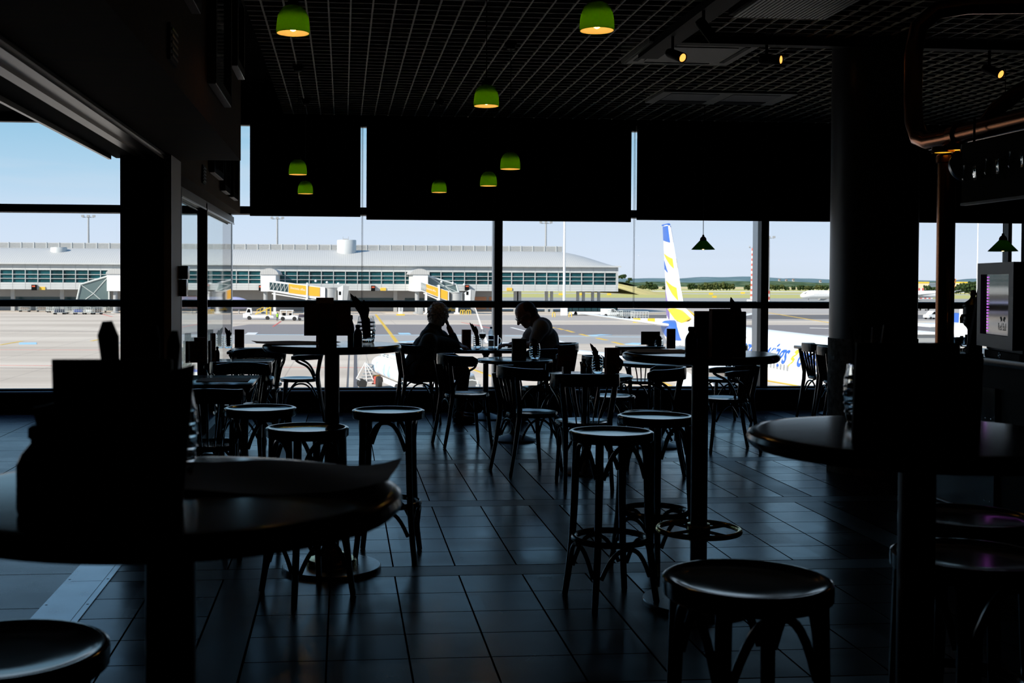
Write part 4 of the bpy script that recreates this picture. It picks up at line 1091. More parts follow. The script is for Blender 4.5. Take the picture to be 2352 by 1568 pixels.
# ------------------------------------------------------------------ the two people
def flesh(name, prims, m, parent, voxel=.006, it=4, base=Vector((0, 0, 0))):
    b = MB()
    for p in prims:
        if p[0] == 'cap':
            _, a, c, r0, r1 = p; a, c = Vector(a), Vector(c); d = c-a; L = max(d.length, 1e-5)
            q = Matrix.Translation(a) @ d.to_track_quat('Z', 'Y').to_matrix().to_4x4()
            pr_ = [(r0*math.sin(t*PI/2/5), -r0*math.cos(t*PI/2/5)) for t in range(6)] + [(r1*math.cos(t*PI/2/5), L+r1*math.sin(t*PI/2/5)) for t in range(6)]
            b.lathe(pr_, 16, M=q)
        else:
            _, c, r, q = p
            b.ball((0, 0, 0), r, 18, 12, M=Matrix.Translation(Vector(c)) @ q)
    b.v = [v - base for v in b.v]
    o = b.build(name, m)
    md = o.modifiers.new('r', 'REMESH'); md.mode = 'VOXEL'; md.voxel_size = voxel
    s = o.modifiers.new('s', 'SMOOTH'); s.factor = .5; s.iterations = it
    dg = bpy.context.evaluated_depsgraph_get(); dg.update()
    me = bpy.data.meshes.new_from_object(o.evaluated_get(dg))
    o.modifiers.clear(); old = o.data; o.data = me; bpy.data.meshes.remove(old); me.name = name
    me.polygons.foreach_set('use_smooth', [True]*len(me.polygons))
    if not me.materials: me.materials.append(M_[m])
    o.parent = parent
    return o
def cap(a, b, r0, r1): return ('cap', a, b, r0, r1)
I4 = Matrix.Identity(4)
def ell(c, r, q=I4): return ('ell', c, r, q)
def axes(f, u):
    f = Vector(f).normalized(); u = Vector(u); u = (u-f*u.dot(f)).normalized(); l = u.cross(f)
    return Matrix((f, l, u)).transposed().to_4x4()
def head(c, q, sc=1.):
    """face looks along local +x"""
    P = lambda x, y, z: Vector(c) + (q.to_3x3() @ Vector((x, y, z)))*sc
    R = lambda a, b, d: (a*sc, b*sc, d*sc)
    L = [ell(P(-.008, 0, .028), R(.098, .078, .092), q), ell(P(.022, 0, -.035), R(.068, .062, .078), q), ell(P(.058, 0, -.088), R(.030, .032, .026), q), cap(P(.02, .045, -.07), P(.062, .012, -.092), .022*sc, .018*sc), cap(P(.02, -.045, -.07), P(.062, -.012, -.092), .022*sc, .018*sc),
         cap(P(.085, 0, .012), P(.112, 0, -.028), .009*sc, .0135*sc), cap(P(.086, .011, -.032), P(.086, -.011, -.032), .011*sc, .011*sc),
         cap(P(.080, .033, .028), P(.080, -.033, .028), .012*sc, .012*sc), cap(P(.083, .018, -.057), P(.083, -.018, -.057), .0085*sc, .0085*sc), cap(P(.081, .014, -.067), P(.081, -.014, -.067), .0085*sc, .0085*sc),
         ell(P(.068, .034, -.022), R(.020, .018, .018), q), ell(P(.068, -.034, -.022), R(.020, .018, .018), q)]
    for s in (1, -1): L += [ell(P(-.012, s*.080, -.006), R(.017, .008, .030), q @ Matrix.Rotation(s*.35, 4, 'Z')), ell(P(-.008, s*.082, -.026), R(.010, .006, .012), q)]
    return L, P
def hand(w, d, nrm, curl=.35, sc=1., thumb=1):
    """palm starts at wrist w, fingers run along d, nrm is the back of the hand"""
    d = Vector(d).normalized(); n = Vector(nrm); n = (n-d*n.dot(d)).normalized(); s = d.cross(n)
    w = Vector(w); L = []
    for k, (o, ln) in enumerate(((-.030, .072), (-.010, .082), (.010, .077), (.029, .060))):
        a = w + d*.012*sc + s*o*.6*sc; b = w + d*(.085-.004*abs(k-1))*sc + s*o*sc
        L.append(cap(a, b, .015*sc, .0115*sc))
        p = b; ang = curl*.5
        for j, f in enumerate((.45, .32, .23)):
            dd = d*math.cos(ang) - n*math.sin(ang) + s*o*1.2
            e = p + dd.normalized()*ln*f*sc; L.append(cap(p, e, (.0092-.0008*j)*sc, (.0086-.0009*j)*sc)); p = e; ang += curl
    tb = w + d*.03*sc - s*.026*sc*thumb - n*.006; t1 = tb + (d*.6 - s*.75*thumb - n*.25).normalized()*.042*sc; t2 = t1 + (d*.85 - s*.35*thumb - n*.3).normalized()*.034*sc
    L += [cap(w, tb, .018*sc, .0155*sc), cap(tb, t1, .0135*sc, .0105*sc), cap(t1, t2, .0102*sc, .0085*sc)]
    return L
# grey haired person, back partly to us, chin on hand
def P3(px, py, Y): return at(px, py, Y=Y)
base = Vector((.80, 12.12, 0))
wt_ = thing('person', 'grey haired person in a dark jacket resting the chin on one hand', 'person', base)
hc = P3(1009, 724, 12.17)
hq = axes((.62, .75, -.10), (.10, 0, 1))
HL, HP_ = head(hc, hq, .98)
elb = P3(1049, 790, 12.13); elb.z = .805
wr = P3(1031, 752, 12.16); hd = P3(1025, 731, 12.19)
sh_n, sh_f = P3(986, 784, 11.96), P3(1006, 779, 12.33)
elf = P3(1046, 800, 12.42); elf.z = .79
nk = P3(1000, 762, 12.14)
hip_n, hip_f = Vector((.80, 12.02, .545)), Vector((.80, 12.22, .545))
kn_n, kn_f = Vector((1.23, 11.99, .52)), Vector((1.25, 12.28, .52))
an_n, an_f = Vector((1.20, 11.98, .09)), Vector((1.22, 12.29, .09))
chest = P3(986, 800, 12.14); waist = P3(971, 842, 12.12)
body = HL + [cap(nk, hc + Vector((-.015, -.01, -.05)), .058, .052), cap(waist, chest, .115, .12), cap(chest, nk, .10, .06), cap(sh_n, sh_f, .065, .065), cap(hip_n, hip_f, .115, .115), cap(Vector((.80, 12.12, .56)), waist, .12, .11),
     cap(sh_n, elb, .05, .038), cap(elb, wr, .038, .027), cap(sh_f, elf, .05, .038), cap(elf, elf+Vector((.03, -.2, -.005)), .036, .026)]
body += hand(wr, hd-wr, Vector((.9, -.2, .2)), .55, .95, -1) + hand(elf+Vector((.03, -.2, -.005)), (.3, -.9, -.03), (0, 0, 1), .25, .95)
for a, b, c in ((hip_n, kn_n, an_n), (hip_f, kn_f, an_f)): body += [cap(a, b, .085, .06), cap(b, c, .056, .038), cap(c+Vector((-.03, 0, -.03)), c+Vector((.12, 0, -.05)), .04, .034)]
flesh('body', body, 'skin', wt_, .0055, 3, base)
jk = [cap(waist, chest, .138, .150), cap(chest, nk+Vector((0, 0, -.02)), .135, .085), cap(sh_n, sh_f, .085, .085), cap(Vector((.80, 12.12, .58)), waist, .150, .138), cap(sh_n, elb+Vector((-.02, 0, .005)), .078, .056), cap(elb+Vector((-.02, 0, .005)), elb.lerp(wr, .52), .056, .041), cap(sh_f, elf, .078, .056), cap(elf, elf+Vector((.02, -.14, 0)), .05, .04), cap(P3(988, 776, 12.10), P3(1010, 778, 12.2), .115, .10), cap(P3(992, 806, 12.14), P3(1022, 806, 12.2), .135, .095), cap(nk+Vector((-.04, -.01, .0)), nk+Vector((-.012, 0, .06)), .085, .068), cap(sh_n, waist, .09, .13), cap(chest+Vector((-.03, 0, 0)), Vector((.76, 12.12, .55)), .15, .155), cap(Vector((.82, 11.99, .53)), Vector((.98, 11.98, .53)), .098, .092), cap(Vector((.82, 12.25, .53)), Vector((.98, 12.26, .53)), .098, .092)]
flesh('jacket', jk, 'coat', wt_, .008, 10, base)
tr_ = []
for a, b, c in ((hip_n, kn_n, an_n), (hip_f, kn_f, an_f)): tr_ += [cap(a, b, .098, .074), cap(b, c.lerp(b, .18), .07, .055)]
tr_ += [cap(hip_n, hip_f, .125, .125)]
flesh('trousers', tr_, 'trouser', wt_, .008, 2, base)
for c in (an_n, an_f): flesh('shoe', [cap(c+Vector((-.03, 0, -.045)), c+Vector((.13, 0, -.052)), .046, .038), cap(c+Vector((-.02, 0, 0)), c+Vector((-.02, 0, -.04)), .048, .05)], 'black', wt_, .007, 2, base)
rnd = random.Random(2)
hr = [ell(HP_(-.028, 0, .036), (.102, .099, .104), hq), ell(HP_(-.055, 0, -.035), (.070, .088, .095), hq)]
for k in range(520):
    a = rnd.uniform(0, 2*PI); e = rnd.uniform(-.7, 1.3)
    d = Vector((math.cos(a)*math.cos(e), math.sin(a)*math.cos(e), math.sin(e)))
    if d.x > .55 and d.z < .55: continue
    o = HP_(-.028+.104*d.x, .101*d.y, .012+.118*d.z); t2 = Vector((rnd.uniform(-1, 1), rnd.uniform(-1, 1), rnd.uniform(-1.4, .3))); t2 = (t2 - d*t2.dot(d)).normalized()
    l = rnd.uniform(.025, .06); t2 = hq.to_3x3() @ t2; dw = hq.to_3x3() @ d
    hr.append(cap(o - dw*.006, o + t2*l*.6 + dw*.003, .006, .005)); hr.append(cap(o + t2*l*.6 + dw*.003, o + t2*l + dw*rnd.uniform(-.004, .012), .005, .0028))
flesh('hair', hr, 'hairgrey', wt_, .0035, 1, base)
# person in a grey tee, bent over the table
base = Vector((2.22, 12.30, 0))
mt_ = thing('person', 'bald person with glasses in a grey tee, bent over the window table', 'person', base)
hc = P3(1208, 722, 12.28)
hq = axes((-.80, -.05, -.60), (-.52, 0, .80))
HL, HP_ = head(hc, hq, 1.12)
sh_n, sh_f = P3(1243, 752, 12.08), P3(1236, 748, 12.50)
nk = P3(1238, 748, 12.29); chest = P3(1247, 785, 12.29); waist = P3(1256, 832, 12.3)
pel = Vector((2.19, 12.30, .58))
el_n = P3(1222, 792, 12.12); el_n.z = .80; el_f = P3(1200, 790, 12.60); el_f.z = .80
wr_n, wr_f = Vector((1.80, 12.27, .785)), Vector((1.79, 12.47, .785))
hip_n, hip_f = Vector((2.18, 12.20, .56)), Vector((2.18, 12.40, .56))
kn_n, kn_f = Vector((1.76, 12.15, .55)), Vector((1.74, 12.5, .55))
an_n, an_f = Vector((1.86, 12.13, .09)), Vector((1.85, 12.5, .09))
body = HL + [cap(nk+Vector((.02, 0, -.02)), HP_(-.045, 0, -.03), .064, .062), cap(nk+Vector((.01, 0, -.02)), HP_(.0, 0, -.05), .055, .05), cap(chest, nk, .12, .075), cap(waist, chest, .125, .135), cap(pel, waist, .125, .12), cap(sh_n, sh_f, .07, .07), cap(hip_n, hip_f, .12, .12),
     cap(sh_n, el_n, .055, .042), cap(el_n, wr_n, .042, .028), cap(sh_f, el_f, .055, .042), cap(el_f, wr_f, .042, .028)]
body += hand(wr_n, (-.75, .45, .03), (0, 0, 1), .3, 1.03, -1) + hand(wr_f, (-.75, -.4, .03), (0, 0, 1), .3, 1.03, 1)
for a, b, c in ((hip_n, kn_n, an_n), (hip_f, kn_f, an_f)): body += [cap(a, b, .09, .065), cap(b, c, .06, .042), cap(c+Vector((.03, 0, -.03)), c+Vector((-.13, 0, -.05)), .042, .036)]
flesh('body', body, 'skin', mt_, .0055, 3, base)
ts = [cap(P3(1246, 752, 12.18), P3(1244, 750, 12.40), .108, .105), cap(chest, nk+Vector((.015, 0, -.02)), .145, .092), cap(waist, chest, .143, .150), cap(pel, waist, .148, .140), cap(sh_n, sh_f, .088, .088), cap(sh_n, sh_n.lerp(el_n, .62), .083, .066), cap(sh_f, sh_f.lerp(el_f, .62), .083, .066), cap(chest+Vector((.035, 0, .03)), waist+Vector((.02, 0, .02)), .135, .135)]
flesh('tee', ts, 'tee', mt_, .008, 14, base)
tr_ = [cap(hip_n, hip_f, .13, .13)]
for a, b, c in ((hip_n, kn_n, an_n), (hip_f, kn_f, an_f)): tr_ += [cap(a, b, .104, .08), cap(b, c.lerp(b, .15), .075, .06)]
flesh('trousers', tr_, 'trouser', mt_, .008, 2, base)
for c in (an_n, an_f): flesh('shoe', [cap(c+Vector((.03, 0, -.042)), c+Vector((-.14, 0, -.05)), .048, .04), cap(c+Vector((.02, 0, 0)), c+Vector((.02, 0, -.04)), .05, .052)], 'black', mt_, .007, 2, base)
flesh('hair', [ell(HP_(-.026, 0, .030), (.1045, .0905, .094), hq), ell(HP_(-.05, 0, -.015), (.075, .086, .07), hq)], mat('cropped_dark_hair', (.02, .017, .015), .8, noise=.3, nscale=60), mt_, .005, 1, base)
gl = MB()
for s in (1, -1):
    gl.tube([HP_(.099, s*.034+.024*math.cos(a), .008+.019*math.sin(a))-base for a in [2*PI*i/18 for i in range(18)]], .0016, 6, True)
    gl.tube([HP_(.097, s*.058, .012)-base, HP_(.05, s*.084, .014)-base, HP_(-.005, s*.090, .010)-base, HP_(-.02, s*.09, -.006)-base], .0015, 6)
gl.tube([HP_(.1, .011, .012)-base, HP_(.106, 0, .015)-base, HP_(.1, -.011, .012)-base], .0014, 6)
go = gl.build('glasses', 'steel', mt_)
for s in (1, -1): MB().lathe([(0, 0), (.023, 0), (.023, .001), (0, .001)], 18, M=Matrix.Translation(HP_(.099, s*.034, .008)-base) @ hq @ Matrix.Rotation(PI/2, 4, 'Y')).build('lens', 'glass', go)
# ------------------------------------------------------------------ pier building across the apron
M_['clad'] = mat('white_cladding', (.51, .53, .525), .5, noise=.04, nscale=.4)
M_['roofm'] = mat('standing_seam_roof', (.47, .47, .45), .55, noise=.03, nscale=3.)
M_['teal'] = mat('teal_glazing', (.008, .058, .068), .2, spec=.2, noise=.7, nscale=.22)
M_['tealdark'] = mat('dark_glazing', (.015, .045, .052), .2, spec=.5)
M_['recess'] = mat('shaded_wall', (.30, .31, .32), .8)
M_['brick'] = mat('terracotta_panel', (.48, .23, .13), .8)
M_['grey'] = mat('mid_grey_metal', (.34, .35, .35), .5)
M_['pw'] = mat('white_gloss_paint', (.78, .79, .78), .35)
M_['orange'] = mat('orange_panel', (.86, .42, .03), .5)
M_['truss'] = mat('pale_truss', (.55, .58, .56), .5)
M_['tyre'] = mat('tyre_rubber', (.02, .02, .02), .8)
M_['yel'] = mat('yellow_plant_paint', (.78, .52, .04), .5)
M_['concr'] = mat('concrete_column', (.36, .37, .37), .8)
D = 318.0
a_ = lambda px, py, Y=D: at(px, py, Y=Y)
z_e, z_wt, z_wb, z_s = a_(700, 607.5).z, a_(700, 623).z, a_(700, 651).z, a_(700, 666.5).z
xR, xL = a_(1420, 640).x, -190.
pier = thing('terminal_pier', 'long white terminal pier with curved grey roof across the apron', 'building', (0, 0, 0))
MB().box(xL, xR, D, D+26, z_wt, z_e).build('upper_cladding', 'clad', pier, smooth=0)
MB().box(xL, xR, D, D+26, z_s, z_wb).build('lower_cladding', 'clad', pier, smooth=0)
jo = MB(); pitch = a_(58, 640).x - a_(29, 640).x; x0m = a_(29, 640).x - 40*pitch
for k in range(110):
    x = x0m + k*pitch
    if xL < x < xR-.3:
        jo.box(x-.03, x+.03, D-.02, D, z_wt, z_e-.25).box(x-.04, x+.04, D-.02, D, z_s, z_wb)
for f in (.33, .66): jo.box(xL, xR, D-.02, D, z_wt+(z_e-z_wt)*f-.03, z_wt+(z_e-z_wt)*f+.03).box(xL, xR, D-.02, D, z_s+(z_wb-z_s)*f-.03, z_s+(z_wb-z_s)*f+.03)
jo.build('panel_joints', 'grey', pier, smooth=0)
MB().box(xL, xR-.2, D+.35, D+25, z_wb, z_wt).build('window_band', 'teal', pier, smooth=0)
mu = MB()
for k in range(110):
    x = x0m + k*pitch
    if xL < x < xR: mu.box(x-.085, x+.085, D-.05, D+.36, z_wb, z_wt)
for py in (632.6, 642): zz = a_(700, py).z; mu.box(xL, xR, D-.0, D+.36, zz-.07, zz+.07)
mu.box(xR-.35, xR, D-.05, D+26, z_wb, z_wt)
mu.build('mullions', 'clad', pier, smooth=0)
# roof: vault that drops in a curve at its right hand end
zt = 1.45 + (a_(700, 574).z - 1.45)*(D+15)/D; zr = 1.45 + (a_(700, 560.5).z - 1.45)*(D+15)/D
xE = a_(1292, 570).x
rings = []
for x, k in [(xL, 1), (-60, 1), (0, 1), (xE-1, 1)] + [(xE + (xR+.6-xE)*t, max(.0, 1-t**1.75)) for t in (.0, .12, .25, .38, .5, .62, .74, .85, .94, 1.)]:
    row = []
    for i in range(15):
        s = i/14; yy = D-.9 + 28*s; hz = (zt-z_e)*1.0*math.sin(min(1, s/.57)*PI/2)**.85 if s < .57 else (zt-z_e)*(max(0, math.cos((s-.57)/.43*PI/2))**.8)
        row.append((x, yy, z_e + .05 + hz*k))
    rings.append(row + [(x, D+27, z_e-.2), (x, D-.9, z_e-.2)])
MB().loft(rings).build('roof', 'roofm', pier, smooth=40)
MB().box(xL, xR+.6, D-1.0, D-.85, z_e-.28, z_e+.12).build('gutter', 'clad', pier, smooth=0)
pr_ = MB(); pz = a_(29, 565, D+15).x
MB().box(xL, xE*(D+15)/D, D+15.2, D+15.4, zt, zr-.1).build('parapet_louvres', mat('louvre_grey', (.42, .42, .41), .6), pier, smooth=0)
for k in range(90):
    x = xL + k*pitch*1.05
    if x < xE*(D+15)/D: pr_.box(x-.12, x+.12, D+15.0, D+15.45, zt-.3, zr)
for k in range(5): pr_.box(xL, xE*(D+15)/D, D+15.08, D+15.2, zt+.1+k*.3, zt+.16+k*.3)
pr_.box(xL, xE*(D+15)/D, D+14.9, D+15.5, zt-.35, zt-.05)
pr_.build('parapet_posts', 'clad', pier, smooth=0)
for px, w, y0, y1, yy in ((135, 36, 568, 583, D+8), (796, 44, 551, 580, D+9)):
    c = at(px, 575, Y=yy); r = w/2*yy/FPX
    dr = MB().lathe([(0, at(px, y0, Y=yy).z), (r*.97, at(px, y0, Y=yy).z), (r, at(px, y0+1, Y=yy).z), (r, at(px, y1+6, Y=yy).z), (0, at(px, y1+6, Y=yy).z)], 40, (c.x, yy, 0)).build('roof_drum', 'clad', pier)
    if px > 500:
        zz = at(px, y0, Y=yy).z
        MB().box(c.x-1.0, c.x+.4, yy-.1, yy+.1, zz, zz+.35).cyl((c.x-1, yy, zz), (c.x-1, yy, zz+.9), .05).cyl((c.x+.5, yy, zz), (c.x+.5, yy, zz+1.), .05).build('antenna', 'grey', dr, smooth=0)
# set back ground floor, columns
xB = a_(1152, 690).x
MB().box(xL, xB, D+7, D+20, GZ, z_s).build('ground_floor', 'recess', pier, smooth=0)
for i, (p, q) in enumerate(((0, 28), (34, 140), (148, 235), (700, 760), (805, 905), (930, 1010))):
    MB().box(a_(p, 690, D+7).x, a_(q, 690, D+7).x, D+6.9, D+7, a_(0, 702).z, a_(0, 682).z).build('shop_window', 'tealdark', pier, smooth=0)
for p, q in ((1090, 1117), (1123, 1150)): MB().box(a_(p, 690, D+7).x, a_(q, 690, D+7).x, D+6.85, D+7, GZ+.6, a_(0, 678.5).z).build('terracotta_panel', 'brick', pier, smooth=0)
for px, w in ((30, 1), (143, 1), (240, 1), (700, 1), (800, 1), (908, 1), (1015, 1), (1086, 1), (1185, 1.2), (1192, 1.2), (1255, .8), (1267, .7), (1327, .7), (1340, .7), (1361, .7), (1375, .7)):
    c = a_(px, 690, D+3); MB().box(c.x-w/2, c.x+w/2, D+2.6, D+3.4, GZ, z_s).build('column', 'concr', pier, smooth=0)
for px, py in ((77, 656), (599, 657), (857, 658), (1073, 656)):
    c = a_(px, py+4, D-1.2); t = thing('stand_display', 'dark stand number display with red digits, left of the yellow sign' if False else 'dark docking display box on the pier front, ' + {77: 'far left', 599: 'beside the left boarding bridge', 857: 'between the two boarding bridges', 1073: 'above the right boarding bridge'}[px], 'display', (c.x, D-.02, c.z), group='docking displays on the pier')
    MB().box(-.55, .55, -1.2, 0, -.75, .75).build('case', 'black', t, smooth=0)
    MB().box(-.4, .4, -1.22, -1.2, .15, .5).build('digits', mat('red_digits', (.5, .08, .03), .5, emit=(.8, .10, .03), estr=.15), t, smooth=0)
for px, py, lb in ((97, 662, 'left most, over the baggage carts'), (880, 664, 'between the two boarding bridges'), (1170, 664, 'above the bald head')):
    c = a_(px, py, D-.2); o = MB().box(-.75, .75, -.3, -.02, -.4, .4).build('stand_sign', 'yellow', loc=(c.x, D, c.z), smooth=0)
    tag(o, 'yellow stand sign on the pier front, ' + lb, 'sign', 'yellow stand signs')

# ------------------------------------------------------------------ boarding bridges
def poly(px, Y): return [(at(x, y, Y=Y).x, at(x, y, Y=Y).z) for x, y in px]
def bridge(label, Y, house, roof, tunnel, glassp, oranges, post, drum, cab, bellows, legs, text=None, walk=None):
    t = thing('boarding_bridge', label, 'bridge', (0, 0, 0), group='passenger boarding bridges')
    P = lambda p: poly(p, Y)
    MB().prism(P(house), Y-1.5, D, 'y').build('rotunda', 'pw', t, smooth=0)
    (ax, ay), (bx, by), pk = roof
    aa, bb = at(ax, ay, Y=Y), at(bx, by, Y=Y); zp = at(ax, pk, Y=Y).z
    pts = [((aa.x+bb.x)/2 - (bb.x-aa.x)/2*math.cos(PI*i/14), aa.z + (zp-aa.z)*math.sin(PI*i/14)) for i in range(15)]
    MB().prism(pts, Y-1.8, D, 'y').build('barrel_roof', 'roofm', t)
    if tunnel:
        MB().prism(P(tunnel), Y-1.6, Y+1.6, 'y').build('tunnel', 'pw', t, smooth=0)
        MB().prism(P(glassp), Y-1.66, Y-1.6, 'y').build('tunnel_window', 'tealdark', t, smooth=0)
        g = P(glassp); n = 5; tr = MB()
        for k in range(n+1):
            f = k/n; x = g[0][0]+(g[1][0]-g[0][0])*f; zt_, zb_ = g[0][1]+(g[1][1]-g[0][1])*f, g[3][1]+(g[2][1]-g[3][1])*f
            tr.cyl((x, Y-1.7, zt_), (x, Y-1.7, zb_), .07, n=6)
            if k < n: x2 = g[0][0]+(g[1][0]-g[0][0])*(k+1)/n; tr.cyl((x, Y-1.7, zb_), (x2, Y-1.7, zt_), .06, n=6)
        tr.build('lattice', 'truss', t, smooth=0)
        for o in oranges: MB().prism(P(o), Y-1.70, Y-1.6, 'y').build('orange_panel', 'orange', t, smooth=0)
        MB().prism(P(post), Y-1.9, Y+1.9, 'y').build('lift_post', 'pw', t, smooth=0)
        c = at(drum[0], drum[1], Y=Y); r = drum[3]*Y/FPX
        MB().lathe([(0, c.z), (r*1.1, c.z), (r*1.1, c.z-.12), (r, c.z-.14), (r, at(drum[0], drum[2], Y=Y).z), (0, at(drum[0], drum[2], Y=Y).z)], 32, (c.x, Y, 0)).build('cab_rotunda', 'grey', t)
        MB().prism(P(cab), Y-1.8, Y+1.8, 'y').build('cab', 'pw', t, smooth=0)
        cx = [p[0] for p in P(cab)]; zc = at(cab[0][0], 673, Y=Y).z
        MB().box(min(cx)+.25, min(cx)+.8, Y-1.85, Y-1.78, zc-.45, zc+.45).build('cab_window', 'black', t, smooth=0)
        b = P(bellows); MB().prism(b, Y-1.7, Y+1.7, 'y').build('bellows', 'grey', t, smooth=0)
        for (px, yy) in ((drum[0], 690), (tunnel[0][0]+14, 674), (post[0][0], 688)):
            c = at(px, yy, Y=Y); MB().box(c.x-.25, c.x+.25, Y-1.4, Y-.9, GZ+.3, c.z+.4).box(c.x-.25, c.x+.25, Y+.9, Y+1.4, GZ+.3, c.z+.4).box(c.x-.6, c.x+.6, Y-1.6, Y+1.6, GZ+.003, GZ+.35).build('support', 'pw', t, smooth=0)
        for k in range(3): c = at(drum[0]-35+k*26, tunnel[0][1]+4+k*3, Y=Y); MB().ball((c.x, Y, c.z+.2), .3, 10, 8).build('roof_lamp', 'pw', t)
        dr = poly([(tunnel[3][0]+8, tunnel[3][1]+6), (tunnel[2][0]-12, tunnel[2][1]+1)], Y)
        MB().cyl((dr[0][0], Y-1.2, dr[0][1]), (dr[1][0], Y-1.2, dr[1][1]), .16, n=8).build('drive_beam', 'pw', t)
    if text:
        txt, a, b, size = text
        vs, fs = text_mesh(txt, size, .0); mxx = max(v.x for v in vs)
        A, B = at(*a, Y=Y-1.71), at(*b, Y=Y-1.71)
        MB().add([Vector((A.x+(B.x-A.x)*v.x/mxx, Y-1.705, A.z+(B.z-A.z)*v.x/mxx+v.y)) for v in vs], fs).build('lettering', 'pw', t, smooth=0)
    if walk:
        w = P(walk); MB().prism(w, Y+.4, Y+2.6, 'y').build('glazed_walkway', mat('walkway_glazing', (.10, .145, .145), .2, spec=.6), t, smooth=0)
        fr = MB(); n = len(w)
        for k in range(n-1 if True else n): fr.tube([(w[k][0], Y+.3, w[k][1]), (w[k+1][0], Y+.3, w[k+1][1])], .22, 6)
        cx = sum(p[0] for p in w)/n; cz = sum(p[1] for p in w)/n
        for p in w: fr.tube([(p[0], Y+.32, p[1]), (cx, Y+.32, cz)], .09, 6)
        fr.build('walkway_frame', 'truss', t, smooth=0)
    for px, yy in legs:
        c = at(px, yy, Y=Y); MB().cyl((c.x, Y, GZ+.01), (c.x, Y, c.z), .55, n=20).lathe([(0, 0), (1.1, 0), (1.1, .3), (.55, .5)], 20, (c.x, Y, GZ+.005)).build('pedestal', 'grey', t)
    return t
YB = 300
bridge('left boarding bridge with orange panels, its cab pointing right above the parked tractors', YB, [(600, 669), (600, 627), (634, 627), (634, 669)], ((598, 630), (640, 630), 616),
       [(617, 643), (747, 660), (747, 690), (617, 668)], [(620, 648), (663, 653), (663, 670.5), (620, 664.5)], [[(664, 651.5), (703.5, 656), (703.5, 677), (664, 672)], [(708, 657), (735, 660), (735, 680.5), (708, 678)]], [(704, 649), (707.5, 649), (707.5, 687), (704, 687)],
       (760, 660, 692, 13.5), [(776, 661), (788, 655), (787, 692), (776, 692)], [(788.5, 655), (802, 657), (797, 692), (788, 692)], [(610, 668)], ('Dovolenka. offline', (667, 662.8), (701, 668.2), .80))
bridge('right boarding bridge with steeply falling orange panels, near the grey haired person', YB, [(948, 669), (948, 627), (982, 627), (982, 669)], ((942, 630), (985, 630), 617),
       [(964, 645), (1030, 669), (1030, 692), (964, 667)], [(966, 648.5), (977, 653), (977, 669), (966, 665)], [[(978, 652), (1005, 661), (1005, 681), (978, 670)], [(1009, 662.5), (1027, 669), (1027, 689), (1009, 683)]], [(1005.5, 654), (1009, 654), (1009, 692), (1005.5, 692)],
       (1049, 671, 694, 13.5), [(1067, 673), (1080, 665), (1079, 694), (1067, 694)], [(1080.5, 664), (1091, 667), (1087, 694), (1080, 694)], [(958, 668)], ('Dovolenka offline', (979, 663.5), (1001, 671), .78),
       [(984, 634), (1048, 653), (1054, 672), (1040, 672), (984, 655)])
bridge('boarding bridge at the far left with a glazed sloping walkway', YB, [(248, 668), (248, 626), (282, 626), (282, 668)], ((246, 629), (290, 629), 617), None, None, None, None, None, None, None, [(265, 668)], None,
       [(172, 705), (184, 653), (250, 633), (250, 705)])

# ------------------------------------------------------------------ masts
def mast(px, top, Y, r, label, base=None, heads=3, stripes=None, m='grey'):
    p = at(px, top, Y=Y); h = p.z-GZ
    t = thing('floodlight_mast', label, 'mast', (p.x, Y, GZ), group='floodlight masts on the airfield')
    MB().cyl((0, 0, 0), (0, 0, h), r, r*.7, n=14).build('pole', m, t)
    if heads:
        w = h*.0+.009*Y/2
        b = MB().box(-w, w, -.1, .1, h-.2, h)
        for k in range(heads): x = -w + 2*w*k/(heads-1); b.box(x-.0022*Y/2, x+.0022*Y/2, -.4, .2, h-.1, h+.0016*Y)
        b.build('lamp_heads', 'grey', t, smooth=0)
    if base: MB().box(-base/2, base/2, -base/2, base/2, .01, 2.2).build('base_block', 'pw', t, smooth=0)
    if stripes:
        zA, zB, n, rr = stripes
        for k in range(n):
            a, b2 = zA+(zB-zA)*k/n, zA+(zB-zA)*(k+1)/n
            MB().cyl((0, 0, a), (0, 0, b2), rr, n=12).build('stripe', 'red' if k % 2 == 0 else 'white', t)
    return t
mast(203, 498, 380, .38, 'floodlight mast behind the pier at the far left'); mast(637, 502, 380, .38, 'floodlight mast behind the pier over the left boarding bridge'); mast(1254, 512, 380, .38, 'floodlight mast behind the pier, left of the tall white pole')
mast(1297, 485, 288, .36, 'tall white pole in front of the pier end with a white foot block', 1.5, 0, None, 'pw')
mast(1766, 546, 420, .5, 'floodlight mast with red and white foot right of the window mullion', None, 3, (0, 5.5, 5, .62))
mast(2247, 490, 420, .28, 'tall pale mast with red foot behind the beer tap', None, 0, (0, 3, 1, .4), 'pw')
p = at(1729, 570, Y=520)
t = thing('striped_mast', 'red and white striped mast beside the right window mullion', 'mast', (p.x, 520, GZ)); hh = p.z-GZ
for k in range(21): MB().cyl((0, 0, hh*k/21), (0, 0, hh*(k+1)/21), .95-.45*k/21, .95-.45*(k+1)/21, n=10).build('stripe', 'red' if k % 2 == 0 else 'white', t)
MB().box(-1.6, .1, -.1, .1, hh+.1, hh+.25).ball((-1.5, 0, hh+.6), .4, 8, 6).cyl((0, 0, hh), (0, 0, hh+.8), .1, n=6).build('wind_vane', 'grey', t)
MB().box(-2.2, 1.2, -1, 1, 0.01, .9).build('foot', 'white', t, smooth=0)

